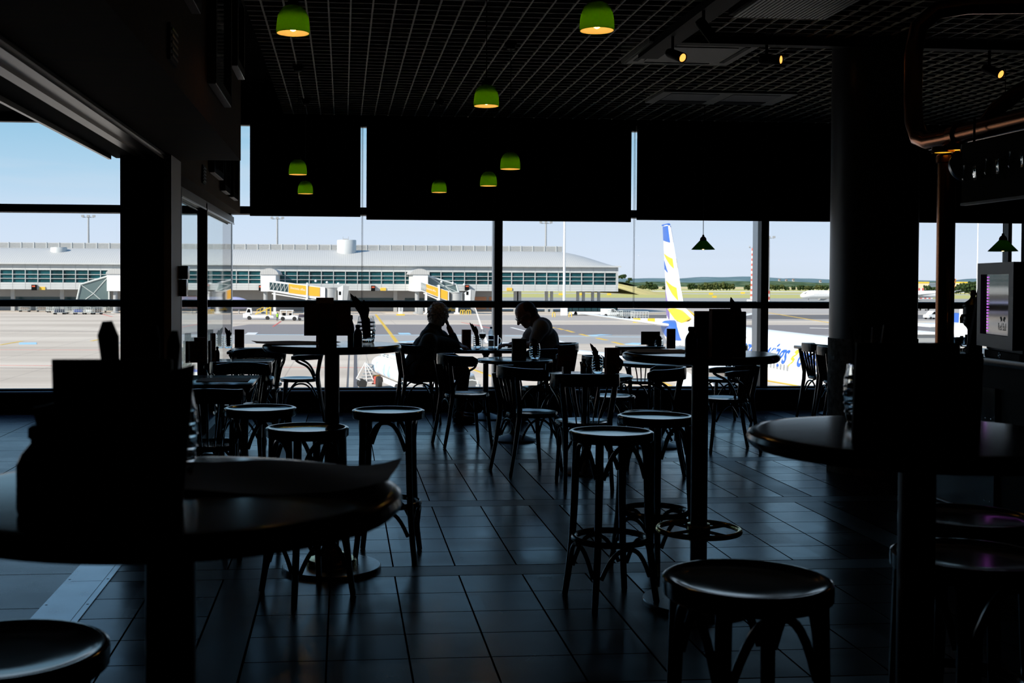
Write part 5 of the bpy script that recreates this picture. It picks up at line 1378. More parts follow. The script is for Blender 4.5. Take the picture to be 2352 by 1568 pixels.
# ------------------------------------------------------------------ vehicles and people on the apron
def wheel(mb, x, y, r, w, mi=0):
    mb.lathe([(0, -w/2), (r*.9, -w/2), (r, -w/2+.04), (r, w/2-.04), (r*.9, w/2), (0, w/2)], 20, M=Matrix.Translation((x, y, r)) @ Matrix.Rotation(PI/2, 4, 'X'), mi=mi)
def wheels(t, spots, r, w, hub=True):
    for x, y in spots:
        m = MB(); wheel(m, x, y, r, w); o = m.build('wheel', 'tyre', t)
        if hub: MB().lathe([(0, -.02), (r*.5, -.02), (r*.55, 0)], 14, M=Matrix.Translation((x, y-w/2 if y < 0 else y+w/2, r)) @ Matrix.Rotation(PI/2 if y < 0 else -PI/2, 4, 'X')).build('hub', 'pw', o)
def cart(px, py, label, rot=0., load=None, sc=1.):
    p = at(px, py, z=GZ)
    t = thing('baggage_cart', label, 'cart', (p.x, p.y, GZ), rot, group='baggage carts on the apron')
    L, Wd, Hh = 1.5*sc, .8*sc, 1.75*sc
    MB().box(-L, L, -Wd, Wd, .45*sc, .58*sc).build('deck', 'truss', t, smooth=0)
    c = MB()
    for x in [-L+.05+k*(2*L-.1)/6 for k in range(7)]:
        for y in (-Wd+.05, Wd-.05): c.box(x-.035, x+.035, y-.03, y+.03, .58*sc, Hh)
    for z in (.95*sc, 1.35*sc, Hh):
        for y in (-Wd+.05, Wd-.05): c.box(-L, L, y-.03, y+.03, z-.035, z+.035)
        for x in (-L+.03, L-.03): c.box(x-.03, x+.03, -Wd, Wd, z-.035, z+.035)
    c.build('cage', 'truss', t, smooth=0)
    MB().box(-L, L, -Wd, Wd, Hh, Hh+.06).build('roof_sheet', 'truss', t, smooth=0)
    wheels(t, [(-L*.7, -Wd*.9), (L*.7, -Wd*.9), (-L*.7, Wd*.9), (L*.7, Wd*.9)], .24*sc, .16, False)
    MB().cyl((L, 0, .4*sc), (L+.9*sc, 0, .35*sc), .05, n=8).build('drawbar', 'black', t)
    if load: MB().box(-L*.75, L*.7, -Wd*.7, Wd*.7, .585*sc, 1.2*sc, b=.1).build('load', load, t)
    return t
cart(57, 716, 'baggage cart farthest left under the pier, with pale boxes', .05, 'paper'); cart(97, 716, 'baggage cart second from the left, part loaded', .2, 'paper'); cart(122, 718, 'empty baggage cart between the loaded ones', -.1)
cart(137, 722, 'baggage cart nearest us in the left row, with a dark load', .5, mat('dark_blue_bags', (.02, .03, .09), .7)); cart(165, 721, 'long baggage cart left of the blue loaded one', .1); cart(181, 722, 'baggage cart with a bright blue load', .25, mat('blue_tarpaulin', (.05, .11, .5), .6))
cart(205, 722, 'pale baggage cart right of the blue loaded one', -.1, 'pw'); cart(222, 722, 'baggage cart at the right end of the left row', .4, 'paper'); cart(252, 717, 'baggage cart half hidden by the dark pier post', .2)
cart(1413, 731, 'left one of three caged carts left of the aircraft tail', .1, None, 1.0); cart(1440, 731, 'middle one of three caged carts left of the aircraft tail', .3, None, 1.05); cart(1469, 738, 'right and nearest of three caged carts by the yellow barrier', -.15, None, 1.2)
# conveyor belt loader
p = at(594, 734, z=GZ)
t = thing('belt_loader', 'white low apron tractor with yellow conveyor rising behind its cab', 'vehicle', (p.x, p.y, GZ), .0)
MB().prism([(-3.2, .45), (3.2, .45), (3.2, .8), (2.4, 1.0), (-1.6, 1.0), (-1.9, 1.35), (-3.2, 1.3)], -.95, .95, 'y').build('chassis', 'pw', t, smooth=0)
MB().prism([(-2.7, 1.3), (-1.3, 1.3), (-1.5, 2.45), (-2.3, 2.5)], -.75, .75, 'y').build('cab', 'pw', t, smooth=0)
MB().prism([(-2.45, 1.55), (-1.65, 1.55), (-1.75, 2.25), (-2.2, 2.28)], -.78, .78, 'y').build('cab_window', 'black', t, smooth=0)
MB().prism([(-.8, 1.2), (-.6, 1.1), (4.2, 3.3), (4.1, 3.5)], -.55, .55, 'y').build('conveyor', 'yel', t, smooth=0)
r_ = MB()
for k in range(7): x = -.3+k*.7; r_.cyl((x, -.55, 1.3+k*.31), (x, -.55, 2.1+k*.31), .05, n=6)
r_.cyl((-.3, -.55, 2.1), (3.9, -.55, 3.96), .05, n=6).box(1.6, 1.8, -.5, .5, 1., 2.4).box(2.4, 2.6, -.5, .5, .8, 2.7)
r_.build('railing', 'yel', t, smooth=0)
wheels(t, [(-1.9, -.85), (1.9, -.85), (-1.9, .85), (1.9, .85)], .42, .3)
p = at(662, 736, z=GZ)
t = thing('apron_tractor', 'white open apron tractor with roof frame, right of the person in the lime vest', 'vehicle', (p.x, p.y, GZ))
MB().prism([(-1.9, .4), (2., .4), (2., 1.0), (.9, 1.15), (-.6, 1.0), (-1.9, 1.2)], -.75, .75, 'y').build('chassis', 'pw', t, smooth=0)
fr = MB()
for x in (-1.6, -.4, .8):
    for y in (-.65, .65): fr.cyl((x, y, 1.), (x+.1, y, 2.1), .06, n=6)
fr.box(-1.7, 1.1, -.7, .7, 2.05, 2.2); fr.build('roof_frame', 'pw', t, smooth=0)
MB().box(-1.2, -.5, -.6, .6, 1.05, 1.6).box(.2, .7, -.6, .6, 1.1, 1.5).build('seats', 'black', t, smooth=0)
wheels(t, [(-1.1, -.7), (1.3, -.7), (-1.1, .7), (1.3, .7)], .42, .28)
p = at(694, 736, z=GZ)
t = thing('tow_dolly', 'dark tow dolly just left of the menu board card', 'cart', (p.x, p.y, GZ))
MB().box(-.8, 1.4, -.7, .7, .4, .7).build('deck', 'grey', t, smooth=0); MB().box(-.7, .5, -.55, .55, .705, 1.3, b=.1).build('luggage', mat('dark_luggage', (.06, .05, .07), .7), t)
wheels(t, [(-.5, -.65), (.9, -.65), (-.5, .65), (.9, .65)], .3, .2, False)
def worker(px, py, label, vest, h=1.75):
    p = at(px, py, z=GZ); base = p.copy(); base.z = GZ
    t = thing('person', label, 'person', base)
    q = lambda x, y, z: Vector((base.x+x, base.y+y, base.z+z))
    L = [ell(q(0, 0, h-.12), (.08, .10, .12)), cap(q(0, 0, h-.3), q(0, 0, h-.2), .06, .06), cap(q(0, 0, .95), q(0, 0, 1.3), .15, .17), cap(q(-.17, 0, 1.38), q(.17, 0, 1.38), .075, .075)]
    for s in (-1, 1): L += [cap(q(s*.09, 0, .92), q(s*.10, .02, .5), .09, .065), cap(q(s*.10, .02, .5), q(s*.11, 0, .08), .06, .045), cap(q(s*.11, .03, .05), q(s*.11, -.14, .045), .048, .04), cap(q(s*.2, 0, 1.36), q(s*.26, -.03, 1.08), .05, .04), cap(q(s*.26, -.03, 1.08), q(s*.24, -.16, .86), .038, .03), ell(q(s*.24, -.19, .82), (.03, .04, .06))]
    flesh('body', L, 'trouser', t, .02, 2, base)
    flesh('vest', [cap(q(0, 0, .92), q(0, 0, 1.3), .18, .195), cap(q(-.17, 0, 1.37), q(.17, 0, 1.37), .1, .1)], vest, t, .025, 2, base)
M_['lime'] = mat('lime_vest', (.35, .75, .05), .7)
worker(637, 737, 'standing person in a lime green vest and dark trousers by the belt loader', 'lime')
# bus
p = at(1356, 724, z=GZ)
t = thing('apron_bus', 'long apron bus with dark windows and white skirt under the pier end', 'bus', (p.x, p.y, GZ))
MB().box(-6.6, 6.6, -1.4, 1.4, .35, 3.2, b=.15).build('body', 'black', t); MB().box(-6.65, 6.65, -1.45, 1.45, .3, .95, b=.05).build('skirt', 'pw', t); MB().box(-6.5, 6.5, -1.35, 1.35, 3.2, 3.35, b=.05).build('roof', 'pw', t)
bw = MB()
for k in range(8): bw.box(-6.4+k*1.6, -4.95+k*1.6, -1.43, -1.39, 1.15, 2.9)
bw.build('windows', 'tealdark', t, smooth=0); wheels(t, [(-4, -1.3), (4, -1.3), (-4, 1.3), (4, 1.3)], .5, .3)
p = at(1404, 728, z=GZ)
t = thing('service_van', 'white pickup van in front of the apron bus, behind the caged carts', 'van', (p.x, p.y, GZ))
MB().prism([(-2.4, .5), (2.4, .5), (2.4, 1.1), (1.2, 1.25), (.5, 2.0), (-2.4, 2.0)], -.9, .9, 'y').build('body', 'pw', t, smooth=0); MB().prism([(-.2, 1.25), (1., 1.25), (.45, 1.85), (-.2, 1.85)], -.93, .93, 'y').build('window', 'black', t, smooth=0); wheels(t, [(-1.5, -.8), (1.5, -.8), (-1.5, .8), (1.5, .8)], .4, .25)
p = at(1512, 741, z=GZ)
t = thing('crash_barrier', 'yellow and white apron barrier lying left of the aircraft tail', 'barrier', (p.x, p.y, GZ), -.12)
for k in range(7): MB().prism([(-.45, 0), (.45, 0), (.18, .35), (.14, .9), (-.14, .9), (-.18, .35)], -.72, .72, 'y', M=Matrix.Translation((-4.4+k*1.47, 0, 0)) @ Matrix.Rotation(PI/2, 4, 'Z')).build('block', 'yel' if k in (0, 2, 6) else 'pw', t, smooth=0)
p = at(920, 724, z=GZ)
t = thing('ground_power_unit', 'white upright service cabinet below the left boarding bridge cab', 'cabinet', (p.x, p.y, GZ)); MB().box(-.55, .55, -.5, .5, .3, 2.6, b=.08).build('cabinet', 'pw', t); MB().box(-.3, .3, -.52, -.49, 1., 2.2).build('vent', 'grey', t, smooth=0); MB().box(-1.0, 1.0, -.7, .7, 0.005, .3).build('skid', 'yel', t, smooth=0)
p = at(966, 722, z=GZ)
t = thing('pump_cabinet', 'grey blue service cabinet left of the grey haired person', 'cabinet', (p.x, p.y, GZ)); MB().box(-.6, .6, -.5, .5, 0.005, 1.9, b=.08).build('cabinet', 'grey', t); MB().tube(bez((.6, 0, 1.6), (1.2, 0, 1.5), (1.2, 0, .3), (.6, 0, .4), 10), .06, 8).build('hose', 'black', t)
p = at(1040, 717, z=GZ)
t = thing('orange_loader', 'small orange loading machine right of the grey haired head', 'vehicle', (p.x, p.y, GZ)); MB().box(-1.2, 1.2, -.7, .7, .35, .9).build('body', 'orange', t, smooth=0); MB().tube([(-.8, 0, .9), (.3, 0, 1.9), (1.3, 0, 1.2)], .14, 8).build('arm', 'orange', t); wheels(t, [(-.8, -.6), (.8, -.6), (-.8, .6), (.8, .6)], .32, .25, False)
for k, px in enumerate((1060, 1066, 1074, 1079)):
    p = at(px, 722, z=GZ); o = MB().tube([(-.25, 0, 0.005), (-.25, 0, .9), (-.1, 0, 1.1), (.1, 0, 1.1), (.25, 0, .9), (.25, 0, 0.005)], .09, 8).build('bollard', 'yel', loc=(p.x, p.y, GZ)); tag(o, 'low yellow hoop guard in the row right of the orange loader', 'guard', 'yellow hoop guards')
for px in (1272, 1310):
    p = at(px, 728, z=GZ); o = MB().tube([(-.3, 0, 0.005), (-.3, 0, .9), (-.12, 0, 1.1), (.12, 0, 1.1), (.3, 0, .9), (.3, 0, 0.005)], .1, 8).build('bollard', 'yel', loc=(p.x, p.y, GZ)); tag(o, 'yellow hoop guard %s the white foot block of the tall pole' % ('left of' if px < 1290 else 'right of'), 'guard', 'yellow hoop guards')
p = at(2141, 733, z=GZ)
t = thing('service_van', 'white van driving on the apron between column and copper pipe', 'van', (p.x, p.y, GZ), .3)
MB().prism([(-1.9, .4), (1.9, .4), (1.9, 1.9), (-.3, 1.95), (-1.1, 1.2), (-1.9, 1.0)], -.85, .85, 'y').build('body', 'pw', t, smooth=0); MB().prism([(-.95, 1.2), (.6, 1.2), (.6, 1.75), (-.3, 1.75)], -.88, .88, 'y').build('window', 'black', t, smooth=0); wheels(t, [(-1.2, -.75), (1.2, -.75), (-1.2, .75), (1.2, .75)], .34, .22)
p = at(2120, 713, z=GZ)
t = thing('dark_car', 'dark car just below the window transom beside the column', 'car', (p.x, p.y, GZ)); MB().prism([(-2.1, .35), (2.1, .35), (2.1, .95), (1.2, 1.0), (.6, 1.5), (-.9, 1.5), (-1.5, 1.0), (-2.1, .9)], -.85, .85, 'y').build('body', 'grey', t, smooth=0); wheels(t, [(-1.3, -.75), (1.3, -.75), (-1.3, .75), (1.3, .75)], .33, .2)

# tank trailer with a cloud picture on its side
A = at(884, 864, Y=91.0); B = at(952, 893, Y=80.5); A.z = B.z = GZ
ax_ = (B-A); Ln = ax_.length; rz = math.atan2(ax_.y, ax_.x)
t = thing('tank_trailer', 'white tank trailer with blue sky and clouds painted on its side', 'tanker', A, rz)
cm = mat('cloud_painting', (.62, .78, .92), .35); tr_ = cm.node_tree; bb_ = tr_.nodes['Principled BSDF']
tc_ = tr_.nodes.new('ShaderNodeTexCoord'); nn = tr_.nodes.new('ShaderNodeTexNoise'); nn.inputs['Scale'].default_value = 1.1; nn.inputs['Detail'].default_value = 4; rr_ = tr_.nodes.new('ShaderNodeValToRGB')
rr_.color_ramp.elements[0].color = (.40, .62, .86, 1); rr_.color_ramp.elements[1].color = (.86, .88, .9, 1); rr_.color_ramp.elements[0].position = .42; rr_.color_ramp.elements[1].position = .52
tr_.links.new(tc_.outputs['Object'], nn.inputs['Vector']); tr_.links.new(nn.outputs[0], rr_.inputs[0]); tr_.links.new(rr_.outputs[0], bb_.inputs['Base Color'])
def tank_ring(x, ry, rz_, z0, n=28, e=2.6): 
    out = []
    for k in range(n):
        a = 2*PI*k/n; c, s = math.cos(a), math.sin(a)
        out.append((x, ry*math.copysign(abs(c)**(2/e), c), z0 + rz_*math.copysign(abs(s)**(2/e), s)))
    return out
MB().loft([tank_ring(.25, .6, .4, 1.68), tank_ring(.08, .95, .66, 1.68), tank_ring(.0, 1.05, .74, 1.68), tank_ring(Ln, 1.05, .74, 1.68), tank_ring(Ln+.1, .9, .6, 1.68)]).build('tank', 'pw', t)
sd = [p_ for p_ in tank_ring(0, 1.055, .745, 1.68, 56) if p_[1] < -.80]
sd = sorted(sd, key=lambda q_: q_[2]); sd = [q_ for q_ in sd if 1.22 < q_[2] < 2.12]
MB().loft([[(x, y - o, z) for (_, y, z) in sd] + [(x, y + .03, z) for (_, y, z) in reversed(sd)] for x, o in ((.12, .005), (Ln-.1, .005))]).build('cloud_picture', cm, t)
MB().box(.2, Ln, -.6, .6, .55, .93).build('chassis', 'pw', t, smooth=0)
MB().box(.0, .9, -.95, .95, .5, .93).build('hose_box', 'yel', t, smooth=0)
MB().prism([(.1, .2), (1.5, .35), (1.5, .85), (.6, .9)], -1.05, -.6, 'y').build('red_guard', 'red', t, smooth=0)
MB().tube([(x_, -.45, 2.42) for x_ in (.3, Ln*.5, Ln)], .035, 6).tube([(x_, -.45, 2.55) for x_ in (.5, Ln*.5, Ln)], .03, 6).build('top_rail', 'truss', t)
for k in range(6): MB().cyl((.9+k*1.4, -.3, 2.40), (.9+k*1.4, -.3, 2.6), .16, n=12).build('hatch', 'truss', t)
MB().box(3.4, Ln, -.4, .7, 2.40, 2.75, b=.08).build('top_box', 'pw', t)
wheels(t, [(2.0, -.85), (2.0, .85), (Ln-1.5, -.85), (Ln-1.5, .85)], .5, .35)
p = at(840, 891, z=GZ)
t = thing('boarding_steps', 'wheeled white steps with rails behind the tank trailer', 'steps', (p.x-.0, p.y+.3, GZ), .1)
st = MB()
for k in range(6): st.box(-.45+.12*k, .55, -.35, .45, .55+.24*k, .6+.24*k)
st.build('treads', 'grey', t, smooth=0)
MB().tube([(-.75, -.4, .75), (-.1, -.4, 1.95), (.55, -.4, .6)], .045, 6).tube([(-.1, -.4, 1.95), (.05, -.4, .45)], .04, 6).tube([(-.75, -.4, .75), (-.15, -.4, .45), (.5, -.4, .45)], .045, 6).tube([(.0, -.4, 1.9), (.5, -.4, 1.3)], .04, 6).build('side_frame', 'pw', t)
MB().tube([(-.55, -.4, 1.3), (-.65, -.4, 2.1), (0.05, -.4, 3.35), (.55, -.4, 2.75)], .018, 6).tube([(0.0, -.4, 1.9), (0.05, -.4, 3.35)], .018, 6).build('hand_rail', 'grey', t)
MB().box(-.5, .6, -.4, .45, .4, .5).build('chassis', 'grey', t, smooth=0)
wheels(t, [(-.3, -.45), (-.3, .45)], .34, .22)
# truck cab below the seated people's table
p = at(1063, 872, Y=58)
t = thing('service_truck', 'white service truck cab seen through the window under the couple\'s table', 'truck', (p.x, 58, GZ), -.35)
zT = at(1060, 846, Y=58).z-GZ
MB().prism([(-1.3, .6), (.45, .6), (.5, zT-1.0), (.30, zT-.35), (-.2, zT-.1), (-1.3, zT-.1)], -1.1, 1.1, 'y').build('cab', 'pw', t, smooth=0)
MB().prism([(.47, zT-1.0), (.30, zT-.42), (.34, zT-.42), (.53, zT-1.0)], -1., 1., 'y').build('windscreen', 'tealdark', t, smooth=0)
MB().box(-.7, .15, -1.13, -1.09, zT-1.05, zT-.45).build('side_window', mat('truck_side_glass', (.06, .11, .17), .1, spec=.6), t, smooth=0)
MB().box(-1.2, -.1, -1., 1., zT-.1, zT, b=.04).build('roof_deflector', mat('blue_deflector', (.02, .08, .45), .4), t)
MB().tube([(.45, -1.05, zT-.5), (.8, -1.25, zT-.45), (1.1, -1.3, zT-.5), (1.1, -1.3, zT-1.3), (.6, -1.2, zT-1.35)], .03, 6).build('mirror_arm', 'truss', t)
MB().box(1.0, 1.2, -1.45, -1.2, zT-1.35, zT-.65, b=.04).build('mirror', 'grey', t)
MB().box(-6., -1.35, -1.1, 1.1, .8, 1.2).build('bed', 'pw', t, smooth=0)
MB().prism([(.45, .6), (1.0, .6), (1.0, 1.1), (.47, 1.2)], -1.1, 1.1, 'y').build('bumper', 'pw', t, smooth=0)
wheels(t, [(-.3, -1.0), (-.3, 1.0), (-4.5, -1.), (-4.5, 1.)], .5, .35)
# ------------------------------------------------------------------ the big airliner on the near stand
M_['plane'] = mat('aircraft_white', (.84, .84, .83), .3, spec=.5)
M_['blue'] = mat('aircraft_blue', (.035, .13, .52), .35)
M_['yplane'] = mat('aircraft_yellow', (.90, .58, .01), .35)
M_['purple'] = mat('aircraft_purple', (.22, .16, .40), .4)
f_ = Vector((math.sin(math.radians(5.12)), math.cos(math.radians(5.12)), 0)); r_v = Vector((f_.y, -f_.x, 0))
nose = f_*57.5 + r_v*20.9; tail = f_*95 + r_v*17.7
a_dir = (tail-nose).normalized()
pl = thing('airliner', 'white airliner with blue tail tip and yellow flashes, its nose behind the column', 'aircraft', (nose.x, nose.y, GZ), math.atan2(a_dir.y, a_dir.x))
# local axes: +x aft, +y is to the left of +x, z up
def fring(x, r, z, sq=1., n=40): return [(x, r*math.cos(2*PI*k/n), z + sq*r*math.sin(2*PI*k/n)) for k in range(n)]
secs = [(0., .05, 2.75), (.25, .55, 2.78), (.8, .98, 2.9), (1.6, 1.36, 3.05), (2.6, 1.64, 3.2), (3.8, 1.81, 3.33), (5., 1.88, 3.4), (15., 1.88, 3.4), (25., 1.88, 3.4), (28., 1.83, 3.46), (31., 1.58, 3.72), (34., 1.15, 4.1), (36.5, .72, 4.42), (38.2, .38, 4.66), (38.9, .1, 4.75)]
fus = MB().loft([fring(*s) for s in secs]); fus.build('fuselage', 'plane', pl, smooth=60)
def wing_part(nm, pts, t0, t1, m='plane'):
    """pts: root LE, root TE, tip TE, tip LE as (x,y,z)"""
    r0, r1, s1, s0 = [Vector(q) for q in pts]
    def sec(a, b, t):
        up = Vector((0, 0, 1)); ch = b-a
        return [a, a.lerp(b, .12)+up*t*.8, a.lerp(b, .35)+up*t, a.lerp(b, .7)+up*t*.55, b, a.lerp(b, .7)-up*t*.3, a.lerp(b, .35)-up*t*.6, a.lerp(b, .1)-up*t*.5]
    return MB().loft([sec(r0, r1, t0), sec(s0, s1, t1)]).build(nm, m, pl)
for s in (1, -1):
    wing_part('tailplane', [(33.6, s*.6, 4.75), (37.4, s*.3, 4.75), (38.8, s*7.2, 5.65), (37.3, s*7.2, 5.65)], .17, .07)
    wing_part('wing', [(13.2, s*1.4, 2.6), (20.4, s*1.4, 2.5), (22.9, s*16.6, 4.15), (21.2, s*16.6, 4.15)], .42, .10)
    wing_part('winglet', [(21.3, s*16.55, 4.15), (22.9, s*16.55, 4.15), (23.9, s*17.2, 6.5), (23.2, s*17.2, 6.5)], .06, .04)
    e = MB().lathe([(.72, -.05), (.85, 0), (1.02, .5), (1.05, 1.2), (.95, 2.6), (.7, 3.6), (.55, 3.9), (.4, 3.6), (.2, 4.4), (0, 4.6)], 30, M=Matrix.Translation((12.0, s*4.9, 1.55)) @ Matrix.Rotation(PI/2, 4, 'Y')).build('engine', 'plane', pl)
    MB().lathe([(0, .3), (.7, .3), (.73, -.04)], 24, M=Matrix.Translation((12.0, s*4.9, 1.55)) @ Matrix.Rotation(PI/2, 4, 'Y')).build('intake', 'grey', e)
    MB().prism([(13., 2.3), (15.5, 2.6), (17., 2.6), (15.5, 2.)], s*4.9-.15, s*4.9+.15, 'y').build('pylon', 'plane', e, smooth=0)
    g_ = MB(); [wheel(g_, 18.6, s*(2.6+d_), .55, .38) for d_ in (0, .55)]; g_.build('main_wheels', 'tyre', pl); MB().cyl((18.6, s*2.85, .5), (18.4, s*2.7, 2.6), .14, n=10).build('gear_leg', 'grey', pl)
g_ = MB(); [wheel(g_, 3.6, d_, .36, .22) for d_ in (-.25, .25)]; g_.build('nose_wheels', 'tyre', pl); MB().cyl((3.6, 0, .4), (3.5, 0, 2.), .1, n=10).build('gear_leg', 'grey', pl)
# fin
LE = lambda z: 32.2 + (z-5.2)*(4.75/7.5) if z > 6.3 else 32.9 - (6.3-z)/1.1*4.4
TE = lambda z: 37.7 + (z-5.2)*(1.45/7.5)
zs = [4.9, 5.25, 5.5, 5.8, 6.1, 6.3, 7, 8, 9, 10, 11, 12, 12.55, 12.8]
def finsec(z, th): 
    a, b = LE(z) + (.35 if z > 12.7 else 0), TE(z); return [(a, 0, z), (a+(b-a)*.15, th*.75, z), (a+(b-a)*.35, th, z), (a+(b-a)*.7, th*.6, z), (b, .02, z), (b, -.02, z), (a+(b-a)*.7, -th*.6, z), (a+(b-a)*.35, -th, z), (a+(b-a)*.15, -th*.75, z)]
MB().loft([finsec(z, .30-.022*(z-5)) for z in zs]).build('fin', 'plane', pl)
def decal(nm, m, pts):
    """patch on both fin sides; pts as (s, z): s 0 at trailing edge, 1 at leading edge"""
    for sd_ in (1, -1):
        vs = []
        for s_, z in pts:
            a, b = LE(max(z, 6.31)), TE(z); c = 1-s_; th = .30-.022*(z-5)
            prof_ = [(0, 0), (.15, .75), (.35, 1.), (.7, .6), (1, .06)]
            for (c0, t0), (c1, t1) in zip(prof_, prof_[1:]):
                if c <= c1+1e-6: tt = t0+(t1-t0)*(c-c0)/(c1-c0); break
            vs.append((a+(b-a)*c, sd_*(th*tt+.03), z))
        n = len(vs); vs += [(x, y-sd_*.025, z) for x, y, z in vs]
        MB().add(vs, [tuple(range(n)), tuple(range(2*n-1, n-1, -1))] + [(i, (i+1) % n, n+(i+1) % n, n+i) for i in range(n)]).build(nm, m, pl, smooth=0)
def strips(nm, m, lo, hi, s0, s1, n=8):
    """patch between two z curves over s"""
    for k in range(n):
        u, v = s0+(s1-s0)*k/n, s0+(s1-s0)*(k+1)/n
        decal(nm, m, [(u, lo(u)), (v, lo(v)), (v, hi(v)), (u, hi(u))])
lin = lambda a, b, s0, s1: (lambda s: a+(b-a)*(s-s0)/(s1-s0))
strips('blue_tip', 'blue', lin(11.6, 11.35, 0, .84), lin(12.72, 12.72, 0, .84), .0, .84, 5)
MB().prism([(37.2, 12.78), (39.25, 12.78), (39.25, 12.90), (37.5, 12.92)], -.09, .09, 'y').build('tip_cap', 'blue', pl, smooth=0)
strips('yellow_flash', 'yplane', lin(10.42, 9.25, .05, .86), lin(10.5, 10.05, .05, .86), .05, .86, 6)
strips('yellow_flash', 'yplane', lin(8.2, 6.75, .12, .86), lin(8.3, 7.75, .12, .86), .12, .86, 6)
strips('blue_flash', 'blue', lin(9.25, 8.95, .0, .34), lin(9.95, 9.05, .0, .34), .0, .34, 3)
strips('purple_patch', 'purple', lin(5.6, 5.2, 0, .22), lin(7.6, 6.1, 0, .22), .0, .22, 3)
for sd_ in (1, -1):   # lowest flash runs on to the dorsal fillet
    MB().add([(36.6, sd_*.30, 6.05), (34.4, sd_*.40, 6.15), (32.7, sd_*.34, 6.05), (30.2, sd_*.36, 5.55), (31.0, sd_*.75, 5.12), (33.6, sd_*.52, 5.3)] + [(36.6, sd_*.2, 6.05), (34.4, sd_*.3, 6.15), (32.7, sd_*.2, 6.05), (30.2, sd_*.25, 5.5), (31.0, sd_*.6, 5.1), (33.6, sd_*.4, 5.3)],
             [(0, 1, 2, 3, 4, 5), (11, 10, 9, 8, 7, 6)] + [(i, (i+1) % 6, 6+(i+1) % 6, 6+i) for i in range(6)]).build('yellow_flash', 'yplane', pl, smooth=0)
# blue rear top of the fuselage
rg = []
for x in [27.5+k*.5 for k in range(23)]:
    for (x0, r0, z0), (x1, r1, z1) in zip(secs, secs[1:]):
        if x0 <= x <= x1: u = (x-x0)/(x1-x0); rr2, zz2 = r0+(r1-r0)*u, z0+(z1-z0)*u
    ta, tb = max(0., 1.25-(x-27.5)*.14), 1.28+(x-27.5)*.055
    rg.append([(x, (rr2+.02)*math.sin(t_), zz2+(rr2+.02)*math.cos(t_)) for t_ in [ta+(tb-ta)*k/10 for k in range(11)]] + [(x, (rr2-.02)*math.sin(t_), zz2+(rr2-.02)*math.cos(t_)) for t_ in [tb+(ta-tb)*k/10 for k in range(11)]])
MB().loft(rg).build('blue_tail_band', 'blue', pl); MB().loft([[(x, -y, z) for x, y, z in r_] for r_ in rg]).build('blue_tail_band', 'blue', pl)
def side(x, ang, o=.012, s=1): return (x, s*(1.88+o)*math.cos(ang), 3.4+(1.88+o)*math.sin(ang))
for s in (1, -1):
    w = MB()
    for k in range(44):
        x = 6.6+k*.508
        if 27.5 < x: continue
        w.add([side(x+dx, .06+dz, .012, s) for dx, dz in ((-.11, -.085), (.11, -.085), (.13, 0), (.11, .085), (-.11, .085), (-.13, 0))], [(0, 1, 2, 3, 4, 5)])
    w.build('cabin_windows', 'grey', pl, smooth=0)
    rl = MB()
    for k in range(30): x = 2.5+k*.8; rl.add([side(x, -.35-.012*k+.0, .012, s), side(x+.8, -.362-.012*k, .012, s), side(x+.8, -.40-.012*k, .012, s), side(x, -.388-.012*k, .012, s)], [(0, 1, 2, 3)])
    rl.build('cheat_line', 'yplane', pl, smooth=0)
    for txt, xa, xb, hh_, ml in (('smartwings', 14.6, 6.9, 1.8, 'blue'), ('com', 5.4, 2.8, 1.8, 'blue')):
        vs, fs = text_mesh(txt, hh_, 0, .28, off=.03); x_a, x_b = min(v.x for v in vs), max(v.x for v in vs)
        bm = bmesh.new(); bv = [bm.verts.new(v) for v in vs]; bm.verts.index_update()
        for f in fs:
            try: bm.faces.new([bv[i] for i in f])
            except ValueError: pass
        V = [v.co.copy() for v in bm.verts]; Fc = [[v.index for v in f.verts] for f in bm.faces]; bm.free()
        out = []
        for v in V:
            u = (v.x-x_a)/(x_b-x_a)
            if s < 0: u = 1-u
            out.append(side(xa+(xb-xa)*u, .17 + v.y/1.88*.95, .014, s))
        MB().add(out, Fc).build('lettering', ml, pl, smooth=0)
    zg = [(5.3, .72), (6.2, .64), (5.7, .57), (6.3, .42), (5.8, .36), (6.5, .16)]
    zm = MB()
    for (xa, aa), (xb, ab) in zip(zg, zg[1:]): zm.add([side(xa, aa, .014, s), side(xb, ab, .014, s), side(xb+.1, ab-.09, .014, s), side(xa+.1, aa-.09, .014, s)], [(0, 1, 2, 3)])
    zm.build('zigzag_emblem', 'yplane', pl, smooth=0)
    MB().add([side(4.6+dx, -.55+dz, .012, s) for dx, dz in ((-.12, -.03), (.12, -.05), (.12, .05), (-.12, .03))], [(0, 1, 2, 3)]).build('hatch', 'grey', pl, smooth=0)
MB().prism([(1.25, 3.75), (2.1, 4.35), (2.3, 4.3), (1.5, 3.6)], -.95, .95, 'y').build('cockpit_windows', 'black', pl, smooth=0)

